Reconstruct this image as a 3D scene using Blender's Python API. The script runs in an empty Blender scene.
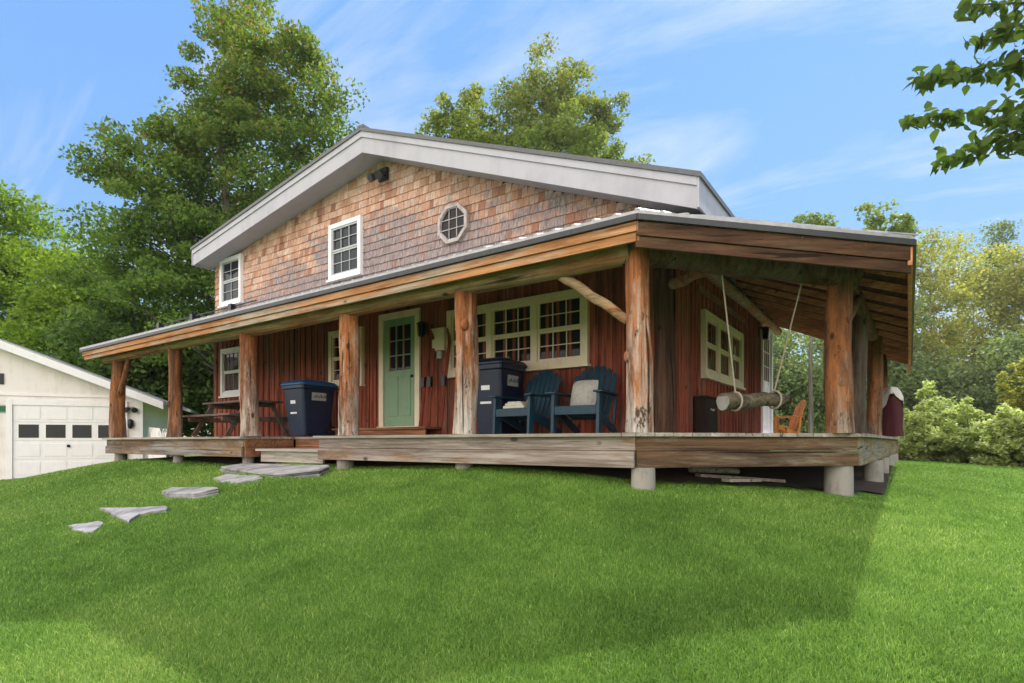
import bpy, math, random
import numpy as np
from mathutils import Vector
random.seed(7); RNG = np.random.default_rng(7)
S = bpy.context.scene; COL = S.collection
R_ = math.radians
# ---------------------------------------------------------------- camera frame (eye at the origin, x along the front wall, y into the house)
FPX, XC, YH = 563.0, 512.0, 442.0
TH = math.atan(393/563.0); SN, CS = math.sin(TH), math.cos(TH)
def atz(px, py, z):
    a = (px-XC)/FPX; b = (YH-py)/FPX
    return Vector(((-SN+CS*a)*z, (CS+SN*a)*z, b*z))
def onh(px, py, h):
    return atz(px, py, FPX*h/(YH-py))
def onv(px, py, v):
    a = (px-XC)/FPX
    return atz(px, py, v/(CS+SN*a))
# ---------------------------------------------------------------- terrain
CTRL = [(-2.3,5.4,-.47),(-4.6,5.4,-.36),(-7,5.4,-.42),(-8.2,5.2,-.40),(-7.4,4.5,-.50),(-9.2,4.4,-.68),(-8.6,2.7,-1.06),(-12,5.3,-.46),(-15,5.4,-.47),
 (-16.6,6,-.68),(-18.8,7.5,-1.02),(-20,5,-1.04),(-24,4,-1.1),(-13,3,-.95),(-16,3,-1.02),(-3,3.6,-.84),(-5.5,3.2,-.92),(-1,2,-1.2),(-5,1,-1.3),(0,0,-1.5),(-10,0,-1.38),(3,3,-1.15),
 (-.5,7.2,-.62),(1.4,6.2,-.86),(.85,13.4,-.54),(1.65,12.7,-.67),(-.05,14.6,-.47),(-.3,11,-.55),(3,10,-.9),(-8,11,-.5),(-8,20,-.5),(0,20,-.5),(-16,12,-.9),
 (-20,18,-1.0),(8,12,-1.1),(8,4,-1.3),(-5,-6,-1.6),(6,-6,-1.6),(-20,-6,-1.5),(12,22,-.9),(-30,12,-1.1),(-30,-2,-1.3),(-12,30,-.7)]
_P = np.array(CTRL); _n = len(_P)
def _tps(r2): return np.where(r2 > 1e-12, .5*r2*np.log(np.maximum(r2, 1e-12)), 0)
_d2 = ((_P[:,None,:2]-_P[None,:,:2])**2).sum(2)
_A = np.zeros((_n+3,_n+3)); _A[:_n,:_n] = _tps(_d2)+np.eye(_n)*.05
_A[:_n,_n] = 1; _A[:_n,_n+1:] = _P[:,:2]; _A[_n:,:_n] = _A[:_n,_n:].T
_W = np.linalg.solve(_A, np.concatenate([_P[:,2], [0,0,0]]))
def gh(u, v):
    u = np.asarray(u, float); v = np.asarray(v, float); sh = u.shape
    uu, vv = u.ravel(), v.ravel(); out = np.empty(len(uu))
    for i in range(0, len(uu), 60000):
        a, b = uu[i:i+60000], vv[i:i+60000]
        r2 = (a[:,None]-_P[None,:,0])**2+(b[:,None]-_P[None,:,1])**2
        h = _tps(r2)@_W[:_n]+_W[_n]+_W[_n+1]*a+_W[_n+2]*b
        d = np.hypot(a+6, b-8); k = np.clip((d-19)/14, 0, 1); k = k*k*(3-2*k)
        out[i:i+60000] = np.clip(h, -2, -.2)*(1-k)+(-1.05)*k
    return out.reshape(sh)
def g1(u, v): return float(gh(np.array([u]), np.array([v]))[0])
# ---------------------------------------------------------------- mesh helpers
class MB:
    def __init__(s): s.v = []; s.f = []; s.c = []; s.sm = []
    def add(s, vs, fs, c=.5, smooth=False):
        n = len(s.v); s.v += [tuple(p) for p in vs]; s.f += [tuple(i+n for i in f) for f in fs]
        s.c += [c]*len(vs); s.sm += [smooth]*len(fs)
    def box(s, x0, x1, y0, y1, z0, z1, c=.5):
        s.obox(WB, x0, x1, y0, y1, z0, z1, c)
    def obox(s, B, x0, x1, y0, y1, z0, z1, c=.5):
        o, ex, ey, ez = B
        P = [o+ex*x+ey*y+ez*z for z in (z0, z1) for y in (y0, y1) for x in (x0, x1)]
        s.add(P, [(0,2,3,1),(4,5,7,6),(0,1,5,4),(2,6,7,3),(0,4,6,2),(1,3,7,5)], c)
    def bar(s, p, q, w, h, up=Vector((0,0,1)), c=.5):          # rectangular bar from p to q
        p, q = Vector(p), Vector(q); d = (q-p); L = d.length; d /= L
        side = d.cross(up)
        if side.length < 1e-4: side = d.cross(Vector((1,0,0)))
        side.normalize(); u2 = side.cross(d)
        s.obox((p, d, side, u2), 0, L, -w/2, w/2, -h/2, h/2, c)
    def prism(s, poly, z0, z1, c=.5, top=None):
        n = len(poly); t = top or poly
        vs = [(x, y, z0) for x, y in poly]+[(x, y, z1) for x, y in t]
        s.add(vs, [tuple(range(n))[::-1], tuple(range(n, 2*n))]+[(i, (i+1) % n, n+(i+1) % n, n+i) for i in range(n)], c)
    def tube(s, pts, rad, seg=10, wob=0., c=.5, cap=True, seed=0, sub=0):
        rnd = random.Random(seed); pts = [Vector(p) for p in pts]
        if not isinstance(rad, (list, tuple)): rad = [rad]*len(pts)
        if sub:
            np_, nr = [], []
            for i in range(len(pts)-1):
                for k in range(sub):
                    t = k/sub; np_.append(pts[i].lerp(pts[i+1], t)); nr.append(rad[i]*(1-t)+rad[i+1]*t)
            pts, rad = np_+[pts[-1]], nr+[rad[-1]]
        ph = [rnd.uniform(0, 6.28) for _ in range(6)]
        vs = []; ref = None
        for i, p in enumerate(pts):
            d = (pts[min(i+1, len(pts)-1)]-pts[max(i-1, 0)]).normalized()
            if ref is None: ref = d.orthogonal().normalized()
            a = (ref-d*ref.dot(d)).normalized(); b = d.cross(a); ref = a
            for k in range(seg):
                t = 6.28319*k/seg
                r = rad[i]*(1+wob*(.5*math.sin(2*t+ph[0]+i*.35)+.35*math.sin(3*t+ph[1]-i*.5)+.3*math.sin(i*.9+ph[2])+.3*rnd.uniform(-1, 1)))
                vs.append(p+a*math.cos(t)*r+b*math.sin(t)*r)
        fs = [(i*seg+k, i*seg+(k+1) % seg, (i+1)*seg+(k+1) % seg, (i+1)*seg+k) for i in range(len(pts)-1) for k in range(seg)]
        n0 = len(s.f); s.add(vs, fs, c, True)
        if cap:
            n = len(pts); s.add(vs[:seg], [tuple(range(seg))[::-1]], c); s.add(vs[(n-1)*seg:], [tuple(range(seg))], c)
    def ball(s, p, r, seg=10, c=.5, sq=(1,1,1)):
        vs = []; fs = []; n = seg//2
        for i in range(n+1):
            th = math.pi*i/n
            for k in range(seg):
                ph = 6.28319*k/seg
                vs.append((p[0]+r*sq[0]*math.sin(th)*math.cos(ph), p[1]+r*sq[1]*math.sin(th)*math.sin(ph), p[2]+r*sq[2]*math.cos(th)))
        for i in range(n):
            for k in range(seg): fs.append((i*seg+k, (i+1)*seg+k, (i+1)*seg+(k+1) % seg, i*seg+(k+1) % seg))
        s.add(vs, fs, c, True)
    def build(s, name, mat, parent=None, origin=None, bevel=0, bseg=2):
        wo = WORLD.get(parent.name, Vector((0,0,0))) if parent else Vector((0,0,0))
        o_ = Vector(origin) if origin is not None else wo
        me = bpy.data.meshes.new(name)
        me.from_pydata([tuple(Vector(p)-o_) for p in s.v], [], s.f)
        at = me.attributes.new('Col', 'FLOAT', 'POINT'); at.data.foreach_set('value', s.c)
        me.polygons.foreach_set('use_smooth', s.sm)
        if mat: me.materials.append(mat)
        me.update()
        o = bpy.data.objects.new(name, me); COL.objects.link(o)
        if parent: o.parent = parent
        o.location = o_-wo; WORLD[o.name] = o_
        if bevel:
            m = o.modifiers.new('bevel', 'BEVEL'); m.width = bevel; m.segments = bseg; m.limit_method = 'ANGLE'
        return o
WORLD = {}
WB = (Vector((0,0,0)), Vector((1,0,0)), Vector((0,1,0)), Vector((0,0,1)))
def tag(o, label=None, cat=None, group=None, kind=None):
    if label: o['label'] = label
    if cat: o['category'] = cat
    if group: o['group'] = group
    if kind: o['kind'] = kind
    return o
def empty(name, loc, label=None, cat=None, group=None):
    o = bpy.data.objects.new(name, None); COL.objects.link(o); o.location = loc; o.empty_display_size = .2
    WORLD[o.name] = Vector(loc); return tag(o, label, cat, group)
def copy_tree(o, parent=None):
    c = o.copy(); COL.objects.link(c)
    if parent: c.parent = parent
    for ch in list(o.children): copy_tree(ch, c)
    return c
def npmesh(name, V, F, col, mat, parent=None, nside=3):
    me = bpy.data.meshes.new(name); nv, nf = len(V), len(F)
    me.vertices.add(nv); me.vertices.foreach_set('co', V.astype(np.float32).ravel())
    me.loops.add(nf*nside); me.loops.foreach_set('vertex_index', F.astype(np.int32).ravel())
    me.polygons.add(nf); me.polygons.foreach_set('loop_start', np.arange(nf, dtype=np.int32)*nside)
    at = me.attributes.new('Col', 'FLOAT', 'POINT'); at.data.foreach_set('value', col.astype(np.float32))
    me.materials.append(mat); me.update(calc_edges=True); me.validate()
    o = bpy.data.objects.new(name, me); COL.objects.link(o)
    if parent: o.parent = parent
    return o
# ---------------------------------------------------------------- materials
class NT:
    def __init__(s, name):
        s.m = bpy.data.materials.new(name); s.m.use_nodes = True; s.t = s.m.node_tree; s.n = s.t.nodes; s.l = s.t.links
        s.b = s.n['Principled BSDF']; s.out = s.n['Material Output']
    def N(s, typ, **k):
        x = s.n.new(typ)
        for a, b in k.items():
            if a.startswith('_'): x.inputs[a[1:].replace('_', ' ')].default_value = b
            else: setattr(x, a, b)
        return x
    def L(s, a, b): s.l.new(a, b)
    def coord(s, scale=(1,1,1), kind='Object'):
        tc = s.N('ShaderNodeTexCoord'); mp = s.N('ShaderNodeMapping'); mp.inputs['Scale'].default_value = scale
        src = tc.outputs[kind]
        if getattr(s, 'rot', 0):
            m0 = s.N('ShaderNodeMapping'); m0.inputs['Rotation'].default_value = (0, 0, s.rot); s.L(src, m0.inputs[0]); src = m0.outputs[0]
        s.L(src, mp.inputs[0]); return mp.outputs[0]
    def noise(s, vec, scale, detail=5, rough=.6, dist=0):
        x = s.N('ShaderNodeTexNoise'); x.inputs['Scale'].default_value = scale; x.inputs['Detail'].default_value = detail
        x.inputs['Roughness'].default_value = rough; x.inputs['Distortion'].default_value = dist; s.L(vec, x.inputs['Vector']); return x.outputs['Fac']
    def ramp(s, fac, stops):
        x = s.N('ShaderNodeValToRGB'); e = x.color_ramp.elements
        while len(e) < len(stops): e.new(.5)
        for i, (p, c) in enumerate(stops):
            e[i].position = p; e[i].color = (c[0], c[1], c[2], 1) if isinstance(c, tuple) else (c, c, c, 1)
        s.L(fac, x.inputs[0]); return x.outputs[0]
    def mix(s, fac, a, b, typ='MIX'):
        x = s.N('ShaderNodeMix', data_type='RGBA', blend_type=typ)
        for i, val in ((0, fac), (6, a), (7, b)):
            if hasattr(val, 'links'): s.L(val, x.inputs[i])
            else: x.inputs[i].default_value = val if i == 0 else (*val, 1)
        return x.outputs[2]
    def math(s, op, a, b=0):
        x = s.N('ShaderNodeMath', operation=op)
        for i, val in ((0, a), (1, b)):
            if hasattr(val, 'links'): s.L(val, x.inputs[i])
            else: x.inputs[i].default_value = val
        return x.outputs[0]
    def attr(s): return s.N('ShaderNodeAttribute', attribute_name='Col').outputs['Fac']
    def bump(s, h, st=.3, d=.02):
        x = s.N('ShaderNodeBump'); x.inputs['Strength'].default_value = st; x.inputs['Distance'].default_value = d
        s.L(h, x.inputs['Height']); s.L(x.outputs[0], s.b.inputs['Normal'])
    def fin(s, col, rough=.7, spec=.3):
        if hasattr(col, 'links'): s.L(col, s.b.inputs['Base Color'])
        else: s.b.inputs['Base Color'].default_value = (*col, 1)
        if hasattr(rough, 'links'): s.L(rough, s.b.inputs['Roughness'])
        else: s.b.inputs['Roughness'].default_value = rough
        s.b.inputs['Specular IOR Level'].default_value = spec
        return s.m
def wood(name, dark, light, grey=None, ga=.5, axis=2, fine=26., var=.5, rough=.8, low=None, bump=.6, bark=False, stain=.55, rot=0):
    t = NT(name); t.rot = rot; sc = [1, 1, 1]; sc[axis] = .045; sk = [1, 1, 1]; sk[axis] = .16; sc, sk = tuple(sc), tuple(sk)
    co = t.coord(sc); n1 = t.noise(co, fine*1.6, 8, .72, .4); n2 = t.noise(co, fine*.4, 5, .6, .8)
    g = t.math('ADD', t.math('MULTIPLY', n1, .6), t.math('MULTIPLY', n2, .4))
    c = t.ramp(g, [(.40, dark), (.60, light)])
    k = None
    if bark:                                                  # warm sapwood streaks on the peeled log
        nb2 = t.noise(t.coord((1,1,.13)), 5.5, 6, .75); c = t.mix(t.ramp(nb2, [(.47, 0.), (.58, .75)]), c, (.36,.125,.038))
    if grey:
        if low is not None:                                   # sun-bleached weathering that is heaviest near the foot
            sp = t.N('ShaderNodeSeparateXYZ'); t.L(t.coord(), sp.inputs[0])
            z = t.math('MULTIPLY', t.math('SUBTRACT', low, sp.outputs[2]), .55)
            n = t.N('ShaderNodeMath', operation='ADD', use_clamp=True); t.L(t.math('MULTIPLY', t.math('SUBTRACT', t.noise(t.coord((1,1,.16)), 7., 8, .78), .5), 4.6), n.inputs[0]); t.L(z, n.inputs[1]); k = n.outputs[0]
        else:
            k = t.ramp(t.noise(t.coord(sk), 2.6, 7, .75, .5), [(.60-ga*.3, 0.), (.70-ga*.3, 1.)])
        c = t.mix(k, c, t.ramp(n1, [(.34, tuple(x*.42 for x in grey)), (.62, grey)]))
    if bark:                                                  # ragged patches of bark left on
        nb_ = t.noise(t.coord((1,1,.32)), 8.5, 8, .8, .3); c = t.mix(t.ramp(nb_, [(.575, 0.), (.60, .92)]), c, (.05,.024,.013))
    # stains, knots and drying cracks
    st = t.noise(t.coord(sk), 4.2, 7, .75, .4); c = t.mix(t.ramp(st, [(.50, 0.), (.66, stain)]), c, tuple(x*.38 for x in dark))
    vo = t.N('ShaderNodeTexVoronoi'); vo.inputs['Scale'].default_value = 3.4; vo.inputs['Randomness'].default_value = 1.; t.L(t.coord(tuple(1 if q != axis else .55 for q in range(3))), vo.inputs['Vector'])
    c = t.mix(t.ramp(vo.outputs['Distance'], [(.07, .9), (.12, 0.)]), c, tuple(x*.4 for x in dark))
    cr = t.noise(t.coord(tuple(1 if q != axis else .022 for q in range(3))), fine*1.1, 3, .5, .5); ck = t.ramp(cr, [(.30, .9), (.345, 0.)]); c = t.mix(ck, c, tuple(x*.22 for x in dark))
    a = t.attr(); v = t.math('ADD', t.math('MULTIPLY', t.math('SUBTRACT', a, .5), var*2), 1)
    hs = t.N('ShaderNodeHueSaturation'); t.L(c, hs.inputs['Color']); t.L(v, hs.inputs['Value'])
    t.bump(t.math('SUBTRACT', g, t.math('MULTIPLY', ck, .5)), bump, .02)
    return t.fin(hs.outputs[0], rough, .2)
def paint(name, col, rough=.55, var=.12, dirt=None, scale=3., spec=.35):
    t = NT(name); n = t.noise(t.coord(), scale, 5, .65); n2 = t.noise(t.coord((1,1,.15)), scale*4, 4)
    lo = dirt or tuple(x*(1-var*2) for x in col)
    c = t.ramp(t.math('ADD', t.math('MULTIPLY', n, .6), t.math('MULTIPLY', n2, .4)), [(.32, lo), (.52, col)])
    t.bump(n2, .08, .01); return t.fin(c, rough, spec)
def plain(name, col, rough=.5, metal=0., spec=.4):
    t = NT(name); n = t.noise(t.coord(), 14., 4)
    c = t.ramp(n, [(.3, tuple(x*.8 for x in col)), (.7, tuple(min(1, x*1.12) for x in col))])
    m = t.fin(c, rough, spec); t.b.inputs['Metallic'].default_value = metal; return m
def glass(name, col=(.012,.014,.018), rough=.04):
    t = NT(name); n = t.noise(t.coord(), 1.6, 2); t.bump(n, .06, .02); return t.fin(col, rough, .15)
def leafmat(name, a, b, tip=None, trans=.45, rough=.55):
    t = NT(name); at = t.attr(); st = [(0., a), (.75, b)]
    if tip: st += [(.93, b), (1., tip)]
    c = t.ramp(at, st)
    n = t.noise(t.coord(), .45, 3); c = t.mix(t.ramp(n, [(.35, 0.), (.65, .35)]), c, tuple(x*.62 for x in a))
    t.fin(c, rough, .25)
    tr = t.N('ShaderNodeBsdfTranslucent'); cc = t.mix(1., c, (1.25, 1.35, .6), 'MULTIPLY'); t.L(cc, tr.inputs[0])
    mx = t.N('ShaderNodeMixShader'); mx.inputs[0].default_value = trans
    t.L(t.b.outputs[0], mx.inputs[1]); t.L(tr.outputs[0], mx.inputs[2]); t.L(mx.outputs[0], t.out.inputs[0]); return t.m
M = {}
M['siding'] = wood('board siding', (.12,.027,.018), (.40,.105,.06), (.26,.13,.095), .28, var=.34, fine=22, stain=.3)
M['siding_trim'] = wood('corner trim', (.16,.06,.03), (.32,.13,.06), var=.2)
M['log'] = wood('peeled log', (.12,.038,.015), (.47,.175,.065), (.60,.54,.48), .5, var=.2, fine=15, low=1.95, bark=True, stain=.8, bump=.9)
M['log_old'] = wood('weathered log', (.07,.03,.016), (.24,.105,.05), (.42,.35,.30), .5, var=.2, fine=13, low=1.25, bark=True, stain=.8, bump=.9)
M['log_dark'] = wood('dark log', (.03,.015,.01), (.12,.06,.038), (.13,.095,.075), .5, var=.2, fine=13)
M['beam'] = wood('log beam', (.11,.045,.02), (.42,.20,.09), (.40,.28,.16), .55, axis=0, fine=14, var=.2)
M['fascia_wood'] = wood('fascia board', (.26,.10,.035), (.52,.25,.11), (.46,.37,.29), .42, axis=0, fine=16, var=.25)
M['sheathing'] = wood('sheathing', (.045,.012,.008), (.13,.038,.022), axis=1, fine=16, var=.3)  # darkened: the shade between the rafters is put into this colour
M['rafter'] = wood('rafter', (.46,.16,.085), (.82,.37,.20), axis=0, fine=16, var=.3)  # paled: ground bounce on the rafters is put into this colour
M['beam_side'] = wood('side beam', (.06,.026,.014), (.22,.095,.05), axis=1, fine=14, var=.2)
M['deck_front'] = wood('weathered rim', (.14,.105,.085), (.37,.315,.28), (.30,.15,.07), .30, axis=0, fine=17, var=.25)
M['deck_corner'] = wood('corner rim', (.032,.020,.013), (.17,.098,.055), (.25,.20,.14), .40, axis=0, fine=15, var=.25, rot=R_(-48))  # darker brown than the front rim, with paler streaks
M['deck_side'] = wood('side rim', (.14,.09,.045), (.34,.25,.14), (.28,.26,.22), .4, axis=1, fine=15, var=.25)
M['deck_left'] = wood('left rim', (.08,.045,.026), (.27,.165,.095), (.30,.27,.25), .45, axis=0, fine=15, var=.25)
M['corner_fascia'] = wood('shaded corner fascia', (.032,.015,.009), (.135,.064,.036), (.15,.10,.065), .3, axis=0, fine=14, var=.2, rot=R_(-38))  # shade on the angled corner boards is put into this darker brown
M['decking'] = wood('decking', (.2,.17,.14), (.42,.38,.33), axis=0, fine=18, var=.25)
M['step_wood'] = wood('step wood', (.14,.06,.03), (.36,.17,.09), axis=0, var=.2)
M['picnic'] = wood('old picnic wood', (.06,.03,.022), (.20,.10,.07), (.17,.14,.13), .5, axis=0, var=.25)
M['swing'] = wood('swing log', (.035,.028,.018), (.19,.16,.11), axis=0, fine=14, var=.2)
M['swing_end'] = plain('cut wood', (.30,.28,.26), .8)
M['orange_wood'] = wood('orange stain', (.55,.20,.05), (.78,.34,.10), axis=2, var=.15)
M['trim_cream'] = paint('cream trim', (.80,.655,.50), .5, .1)
M['trim_white'] = paint('white trim', (.80,.775,.80), .45, .06)
M['fascia'] = paint('grey fascia paint', (.40,.39,.445), .5, .10, scale=1.2)
M['soffit'] = paint('soffit paint', (.34,.33,.37), .55, .06)
M['roof_edge'] = plain('dark drip edge', (.032,.034,.042), .45)
M['roof_dark'] = plain('roof sheet', (.10,.10,.11), .5)
M['metal_roof'] = plain('galvanised roof', (.36,.355,.37), .42, .2)
M['concrete'] = paint('concrete pier', (.29,.265,.235), .85, .2, scale=6)
M['sash_grey'] = paint('grey sash', (.40,.41,.43), .5, .1)
M['glass'] = glass('window glass')
M['glass_blue'] = glass('upper window glass', (.02,.026,.036), .05)
M['door_green'] = paint('green door paint', (.20,.31,.19), .4, .08)
M['black'] = plain('black metal', (.012,.012,.014), .4)
M['bin'] = plain('navy plastic', (.007,.016,.05), .42)
M['bin_lid'] = plain('blue plastic lid', (.012,.10,.28), .4)
M['bin_dark'] = plain('dark navy plastic', (.006,.012,.04), .42)
M['label'] = plain('printed label', (.42,.43,.42), .6)
M['label_ink'] = plain('label ink', (.05,.06,.09), .6)
M['chair_blue'] = plain('blue plastic', (.007,.038,.066), .45)
M['cloth_white'] = paint('pale cloth', (.62,.58,.52), .9, .15, scale=9)
M['cloth_grey'] = paint('grey cloth', (.42,.40,.37), .9, .2, scale=20)
M['cloth_orange'] = plain('orange cloth', (.5,.16,.05), .9)
M['maroon'] = paint('maroon cloth', (.065,.010,.016), .85, .2, scale=6)
M['rope'] = paint('pale rope', (.36,.31,.245), .9, .15, scale=30)
M['ski'] = wood('red ski', (.10,.02,.012), (.24,.05,.03), var=.1)
M['cream_metal'] = paint('cream metal', (.66,.54,.42), .5, .1)
M['garage'] = paint('white garage siding', (.79,.71,.70), .6, .08, dirt=(.62,.56,.50), scale=1.6)
M['garage_door'] = paint('garage door paint', (.82,.775,.785), .5, .05)
M['green_sign'] = plain('green sign', (.01,.12,.05), .5)
M['box_dark'] = wood('dark box', (.016,.010,.008), (.045,.026,.02), var=.2)
M['bark'] = wood('bark', (.05,.04,.03), (.17,.14,.11), (.20,.19,.16), .4, fine=9, var=.2, bump=.8)
M['bark_pale'] = wood('pale bark', (.22,.19,.15), (.45,.42,.36), (.1,.09,.07), .4, fine=9, var=.2, bump=.5)
def stone_mat():
    t = NT('flat stone'); n = t.noise(t.coord(), 5., 8, .7); n2 = t.noise(t.coord(), 1.3, 3)
    c = t.ramp(t.math('ADD', t.math('MULTIPLY', n, .5), t.math('MULTIPLY', n2, .5)), [(.36, (.13,.125,.12)), (.50, (.33,.32,.325)), (.66, (.52,.50,.48))])
    v = t.math('ADD', t.math('MULTIPLY', t.attr(), .9), .55)
    hs = t.N('ShaderNodeHueSaturation'); t.L(c, hs.inputs['Color']); t.L(v, hs.inputs['Value'])
    t.bump(n, .7, .03); return t.fin(hs.outputs[0], .9, .2)
M['stone'] = stone_mat()
def shingle_mat():
    t = NT('cedar shingles'); n = t.noise(t.coord((1,1,.08)), 45., 5, .7); a = t.attr()
    c = t.ramp(a, [(0., (.34,.165,.115)), (.3, (.55,.31,.22)), (.65, (.70,.45,.345)), (1., (.76,.58,.50))])
    c = t.mix(t.ramp(n, [(.35, .55), (.6, 0.)]), c, (.17,.075,.045))
    sp = t.N('ShaderNodeSeparateXYZ'); t.L(t.coord(), sp.inputs[0])
    w = t.noise(t.coord((.7,1,1.3)), 1.5, 7, .8, .3)
    z = t.math('SUBTRACT', t.math('MULTIPLY', t.math('SUBTRACT', SHZ, sp.outputs[2]), .42), t.math('MULTIPLY', t.math('ABSOLUTE', sp.outputs[0]), .075))
    k = t.math('ADD', t.math('ADD', t.math('MULTIPLY', w, 1.9), z), t.math('MULTIPLY', a, .35))
    mr = t.N('ShaderNodeMapRange'); mr.inputs[1].default_value = .90; mr.inputs[2].default_value = 1.22; mr.inputs[4].default_value = .88; t.L(k, mr.inputs[0])
    g = t.ramp(n, [(.3, (.09,.075,.085)), (.5, (.23,.195,.21)), (.7, (.40,.35,.36))])
    c = t.mix(mr.outputs[0], c, g); t.bump(n, .4, .01); return t.fin(c, .85, .2)
SHZ = 4.85
M['shingle'] = shingle_mat()
def lawn_mat(name, k, grass):
    t = NT(name); co = t.coord(); n = t.noise(co, .32, 4, .6); n2 = t.noise(co, 2.6, 4)
    c = t.ramp(t.math('ADD', t.math('MULTIPLY', n, .65), t.math('MULTIPLY', n2, .35)), [(.34, (.122*k,.245*k,.038*k)), (.5, (.188*k,.348*k,.058*k)), (.66, (.26*k,.405*k,.082*k))])
    if grass:
        a = t.attr(); c2 = t.ramp(a, [(0., (.42,.5,.4)), (.55, (1.,1.,1.)), (.93, (1.45,1.25,1.3)), (1., (2.4,1.7,2.6))]); c = t.mix(1., c, c2, 'MULTIPLY')
        t.fin(c, .5, .25); tr = t.N('ShaderNodeBsdfTranslucent'); t.L(c, tr.inputs[0]); mx = t.N('ShaderNodeMixShader'); mx.inputs[0].default_value = .35
        t.L(t.b.outputs[0], mx.inputs[1]); t.L(tr.outputs[0], mx.inputs[2]); t.L(mx.outputs[0], t.out.inputs[0]); return t.m
    t.bump(n2, .3, .05); return t.fin(c, .9, .1)
M['lawn'] = lawn_mat('lawn soil and turf', .55, False); M['grass'] = lawn_mat('grass blades', 1.0, True)

# ---------------------------------------------------------------- ground sheet
def axis(lo, hi, step, far):
    a = list(np.arange(lo, hi+1e-6, step)); d = step; x = hi
    while x < far: d *= 1.35; x += d; a.append(x)
    d = step; x = lo
    while x > -far: d *= 1.35; x -= d; a.insert(0, x)
    return np.array(a)
ax, ay = axis(-26, 12, .3, 420), axis(-7, 26, .3, 420)
GX, GY = np.meshgrid(ax, ay); GZ = gh(GX, GY)
nx, ny = len(ax), len(ay); I = np.arange(nx*ny).reshape(ny, nx)
Fq = np.stack([I[:-1,:-1], I[:-1,1:], I[1:,1:], I[1:,:-1]], -1).reshape(-1, 4)
g = npmesh('lawn', np.stack([GX, GY, GZ], -1).reshape(-1, 3), Fq, np.full(nx*ny, .5), M['lawn'], nside=4)
tag(g, kind='structure'); g.data.polygons.foreach_set('use_smooth', [True]*len(g.data.polygons))

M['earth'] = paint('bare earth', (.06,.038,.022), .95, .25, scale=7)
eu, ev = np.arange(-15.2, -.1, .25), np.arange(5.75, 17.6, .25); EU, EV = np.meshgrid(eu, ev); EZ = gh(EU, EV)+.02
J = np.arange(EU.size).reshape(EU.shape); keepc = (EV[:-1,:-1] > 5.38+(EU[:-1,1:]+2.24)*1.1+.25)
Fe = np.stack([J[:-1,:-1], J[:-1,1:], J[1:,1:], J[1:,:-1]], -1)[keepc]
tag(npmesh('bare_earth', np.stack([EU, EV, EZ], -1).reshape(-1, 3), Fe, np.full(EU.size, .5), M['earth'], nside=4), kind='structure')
# ================================================================= HOUSE
W, UL, UK, VB = 7.75, -14.98, -2.63, 14.45        # front wall, left wall, right wall, back wall
RIDGE, RE, LE, VR = (-8.53, 5.98), (-2.16, 3.39), (-15.06, 4.98), 7.2
house = empty('house', (-8.8, 11, -.5), 'rustic two-storey house with cedar shingle gable and wraparound log porch', 'house')
FB = (Vector((0, W, 0)), Vector((1,0,0)), Vector((0,-1,0)), Vector((0,0,1)))        # front wall basis
SB = (Vector((UK, 0, 0)), Vector((0,1,0)), Vector((1,0,0)), Vector((0,0,1)))        # side wall basis
def roofline(u):
    if u < RIDGE[0]: t = (u-LE[0])/(RIDGE[0]-LE[0]); return LE[1]+(RIDGE[1]-LE[1])*t
    t = (u-RIDGE[0])/(RE[0]-RIDGE[0]); return RIDGE[1]+(RE[1]-RIDGE[1])*t
# core walls
def roof_under(u): return roofline(u)-.33
m = MB()
m.box(UL, UK, W, W+.15, -1.0, 2.74); m.box(UK-.15, UK, W+.152, VB, -1.0, 3.0); m.box(UL, UL+.15, W+.152, VB, -1.0, 4.4); m.box(UL+.152, UK-.152, VB-.15, VB, -1.0, 3.0)
m.build('wall', M['box_dark'], house)
prof = [UL, RIDGE[0], UK]
m = MB(); top = [(u, roof_under(u)) for u in prof]
vs = [(u, y, 2.742) for u in prof for y in (W, W+.15)]+[(u, y, h) for u, h in top for y in (W, W+.15)]
m.add(vs, [(0,2,8,6),(2,4,10,8),(1,7,9,3),(3,9,11,5),(0,6,7,1),(4,5,11,10),(6,8,9,7),(8,10,11,9),(0,1,3,2),(2,3,5,4)])
m.build('gable_wall', M['box_dark'], house)
# board and batten siding
def boards(B, a0, a1, z0, z1, name, zt=None):
    m = MB(); x = a0; rnd = random.Random(int(a0*100))
    while x < a1-.02:
        w = min(rnd.uniform(.19, .235), a1-x); c = rnd.uniform(.1, .9)
        m.obox(B, x+.004, x+w-.004, .002, .024, z0, z1, c)
        if x > a0: m.obox(B, x-.026, x+.026, .0245, .046, z0, z1, rnd.uniform(.2, .95))
        x += w
    return m.build(name, M['siding'], house)
boards(FB, UL+.12, UK-.02, -.2, 2.9, 'board_siding'); boards(SB, W-.02, VB-.02, -.2, 2.78, 'board_siding')
m = MB(); m.obox(FB, UL-.02, UL+.115, -.1, .05, -.3, 2.95); m.build('corner_board', M['siding_trim'], house)
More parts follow.
